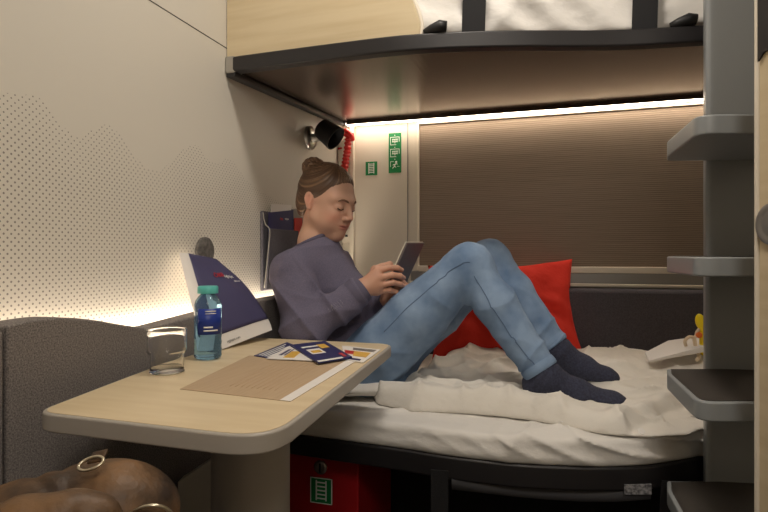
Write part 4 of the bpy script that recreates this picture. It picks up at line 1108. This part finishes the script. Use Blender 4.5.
# collar band
nax = (hw(-.02, 0, -.05)-neck); nax /= np.linalg.norm(nax)
uu, ww, aa = frame_from(nax_)
ringp = [neck+UP*.026+uu*.064*math.cos(t)+ww*.064*math.sin(t) for t in np.linspace(0, 2*PI, 40, False)]
def snap(pts, fn, target=.001):
    out = []
    for p in pts:
        p = np.array(p, float)
        for _ in range(6):
            P = np.array([p, p+[1e-3, 0, 0], p+[0, 1e-3, 0], p+[0, 0, 1e-3]], np.float32); d = fn(P); g = (d[1:]-d[0])/1e-3
            g = g/(np.linalg.norm(g)+1e-6); p = p-g*(d[0]-target)*.7
        out.append(p)
    return out
def f_neck2(p): return cone(p, hw(-.026, 0, -.050), neck+UP*-.02, .046, .054)
NC = neck+UP*.006
ringp = []
for t in np.linspace(0, 2*PI, 40, False):
    e_ = uu*math.cos(t)+ww*math.sin(t); rs = np.linspace(.02, .12, 200); P_l = np.array([NC+e_*r for r in rs], np.float32)
    dd_ = f_neck2(P_l); i_ = np.where(dd_ > 0)[0][0]; ringp.append(NC+e_*(rs[i_]+.006)+aa*.003)
tube('neckband', ringp, .0075, 'rib', sw, 8, True)
# pale embroidery on the near forearm
emb = []
fd = cuff_dir; upv = UP-fd*np.dot(UP, fd); upv /= np.linalg.norm(upv)
E0 = U(327, 309, 1.47); E1 = U(342, 300, 1.49)
for k in range(9):
    for r_ in (0, 1):
        b_ = lerp(E0, E1, k/8)+upv*(-.012*r_)
        ps_ = snap([b_+upv*.004*math.cos(k*2.1+r_), b_+upv*.0085+fd*.0015*math.sin(k*1.7)], f_sweat, .0004)
        emb.append(tube('e', ps_, .0007, None, None, 5))
join_meshes('embroidery', emb, mat('embroidery_grey', (142, 138, 150), .9), sw)
# ---- jeans
def leg(p, hp_, kn, an, th0, cut):
    mid = hp_*.5+kn*.5
    d = chain(p, [(hp_, .098), (mid, .084), (kn, .060)], .02)
    cm = kn*.62+an*.38
    d = smin(d, chain(p, [(kn, .056), (cm, .056), (an, .045)], .02), .03)
    ax = ((an-kn)/np.linalg.norm(an-kn)).astype(np.float32)
    w_ = warp(p, .010, 16, 11)
    t = (w_-an.astype(np.float32))@ax; tk = (w_-kn.astype(np.float32))@ax
    d = d-.003*crease(p, 24, 91)-.007*(ridge(t*46+p[:, 0]*18)**2-.4)*np.clip(1.15+t*9, 0, 1)
    kx = ((kn-hp_)/np.linalg.norm(kn-hp_)).astype(np.float32); t3 = (w_-kn.astype(np.float32))@kx
    dk = np.linalg.norm(p-(kn-UP*.05-ax*0).astype(np.float32), axis=1)
    d = d-.007*(ridge(t3*42+tk*34)**2-.4)*np.clip(1.25-dk*9, 0, 1)
    hpz = np.linalg.norm(p-hp_.astype(np.float32), axis=1); d = d-.005*(ridge(t3*28)-.5)*np.clip(1.5-hpz*7, 0, 1)
    return smax(d, (p-an.astype(np.float32))@ax-cut, .004)
def f_jeans(p):
    d = leg(p, hip_n, kn_n, an_n, 0, .0)
    d2 = leg(p, hip_f, kn_f, an_f, 0, .0)
    e = ell(p, pel-UP*.01, (.125, .16, .105))
    d = np.minimum(d, smin(d2, e, .04)); d = smin(d, smin(d2, e, .04), .012)
    return d+.0010*n3(p, 70, 9)
lo = np.minimum.reduce([hip_n, kn_n, an_n, pel])-.15; hi = np.maximum.reduce([kn_f, an_f, kn_n, an_n, hip_f])+.13
je = sdf_obj('jeans', f_jeans, lo, hi, .0038, 'jeans', PR)
# hems
for an, kn in ((an_n, kn_n), (an_f, kn_f)):
    ax = (an-kn)/np.linalg.norm(an-kn)
    lathe('hem', [(.040, -.022), (.0475, -.022), (.0490, -.012), (.0490, -.001), (.0465, .002), (.041, 0)], 'jeans', je, an, ax, 40, True, True)
# outer seam on the near leg, over thigh and calf
sp1 = [U(380, 330, 1.50), U(410, 300, 1.49), U(440, 275, 1.49), U(462, 263, 1.49), U(470, 262, 1.49)]
tube('seam', snap(spline(sp1, 8), f_jeans, .0003), .0014, 'seam', je, 6)
sp2 = [U(474, 276, 1.49), U(486, 300, 1.45), U(500, 326, 1.42), U(517, 348, 1.41), U(536, 368, 1.40)]
tube('seam', snap(spline(sp2, 8), f_jeans, .0003), .0014, 'seam', je, 6)
# ---- socks
def sock(name, an, kn, heel, mid, toe):
    ax = (an-kn)/np.linalg.norm(an-kn); top = an-ax*.03
    sd = np.cross(toe-heel, UP); sd /= np.linalg.norm(sd)
    def f(p):
        d = chain(p, [(top, .037), (an+ax*.02, .036), (heel, .030)], .03)
        d = smin(d, chain(p, [(heel, .029), (mid+UP*.004, .030), (toe*.8+mid*.2, .024), (toe, .018)], .02), .025)
        d = smin(d, cone(p, an+ax*.02, mid+UP*.008, .034, .024), .03)
        for sg in (-1, 1): d = smin(d, chain(p, [(mid+sd*sg*.014, .021), (toe-(toe-mid)*.18+sd*sg*.016, .0165)], .02), .02)
        w_ = warp(p, .008, 25, 21); t = (w_-an.astype(np.float32))@ax.astype(np.float32)+(w_-an.astype(np.float32))@RT.astype(np.float32)*.5
        d = d-.0022*(ridge(t*85)-.5)*np.clip(1.4-np.linalg.norm(p-an.astype(np.float32), axis=1)*14, 0, 1)
        fl_ = duvet_top(p[:, 0], p[:, 1])[0]-.004
        return smax(d, (fl_-p[:, 2])*.8, .008)
    lo = np.minimum.reduce([top, heel, toe])-.07; hi = np.maximum.reduce([top, heel, toe])+.07
    return sdf_obj(name, f, lo, hi, .003, 'sock', PR)
sock('sock', an_n, kn_n, heel_n, mid_n, toe_n); sock('sock', an_f, kn_f, heel_f, mid_f, toe_f)
# ================================================================= tablet held in both hands
c_nt, c_nb, c_ft, c_fb = U(406.5, 242.5, 1.58), U(386, 288, 1.575), U(423.5, 242.5, 1.695), U(404, 286, 1.685)
tabl = empty('tablet', c_nb, 'white rimmed tablet with a dark grey back held in the woman\'s hands', 'tablet')
ex = c_ft-c_fb; ey = c_nt-c_ft; n_ = np.cross(ex, ey); n_ /= np.linalg.norm(n_)
if np.dot(n_, -RT) < 0: n_ = -n_
cor = [c_nb, c_nt, c_ft, c_fb]; cen = sum(cor)/4
def shr(s, off, P=cor):
    e1 = (P[1]-P[0]); e2 = (P[3]-P[0]); e1 = e1/np.linalg.norm(e1); e2 = e2/np.linalg.norm(e2)
    return [P[0]+(e1+e2)*s+n_*off, P[1]+(-e1+e2)*s+n_*off, P[2]+(-e1-e2)*s+n_*off, P[3]+(e1-e2)*s+n_*off]
hexa('back_shell', shr(0, -.004), shr(0, .0015), mat('tablet_back', (104, 94, 92), .4), tabl, .002)
hexa('front_bezel', shr(-.0012, .0016), shr(-.0012, .0050), 'trimw', tabl, .001)
hexa('screen', shr(.009, .0046), shr(.009, .0056), mat('grey_screen', (86, 78, 80), .35), tabl)
# ================================================================= lights and camera
def area(name, loc, target, sx, sy, power, col=(1, .915, .81)):
    l = bpy.data.lights.new(name, 'AREA'); l.shape = 'RECTANGLE'; l.size = sx; l.size_y = sy; l.energy = power; l.color = col
    o = bpy.data.objects.new(name, l); COL.objects.link(o); o.location = loc
    o.rotation_euler = (Vector(target)-Vector(loc)).to_track_quat('-Z', 'Y').to_euler(); return o
cl = empty('ceiling_light', (-.15, .92, ZC), 'rectangular ceiling light panel above the table, outside the picture', 'light')
M['lampface'] = emit('lamp_face', (255, 238, 214), 3)
box('light_panel', (-.35, .86, ZC-.012), (.05, 1.02, ZC), 'lampface', cl)
area('ceiling_lamp', (-.15, .94, ZC-.02), (-.2, 1.1, 0), .30, .14, 8.3)
area('camera_side_fill', (.35, -.55, 1.95), (-.1, 1.6, .8), .5, .4, 9.5)  # added fill from the viewpoint side, brightens the bed area
w = bpy.data.worlds.new('world'); SC.world = w; w.use_nodes = True
w.node_tree.nodes['Background'].inputs[0].default_value = (1, .9, .78, 1); w.node_tree.nodes['Background'].inputs[1].default_value = .02
cd = bpy.data.cameras.new('camera'); cam = bpy.data.objects.new('camera', cd); COL.objects.link(cam)
cd.sensor_width = 36; cd.lens = F/768*36; cd.shift_y = (CY-256)/768*1.0*-1*-1 
cd.clip_start = .02
cam.location = tuple(CAM); cam.rotation_euler = (PI/2, 0, YAW)
SC.camera = cam
vs = SC.view_settings; vs.view_transform = 'Standard'; vs.look = 'None'; vs.exposure = 0; vs.gamma = 1; vs.use_curve_mapping = False
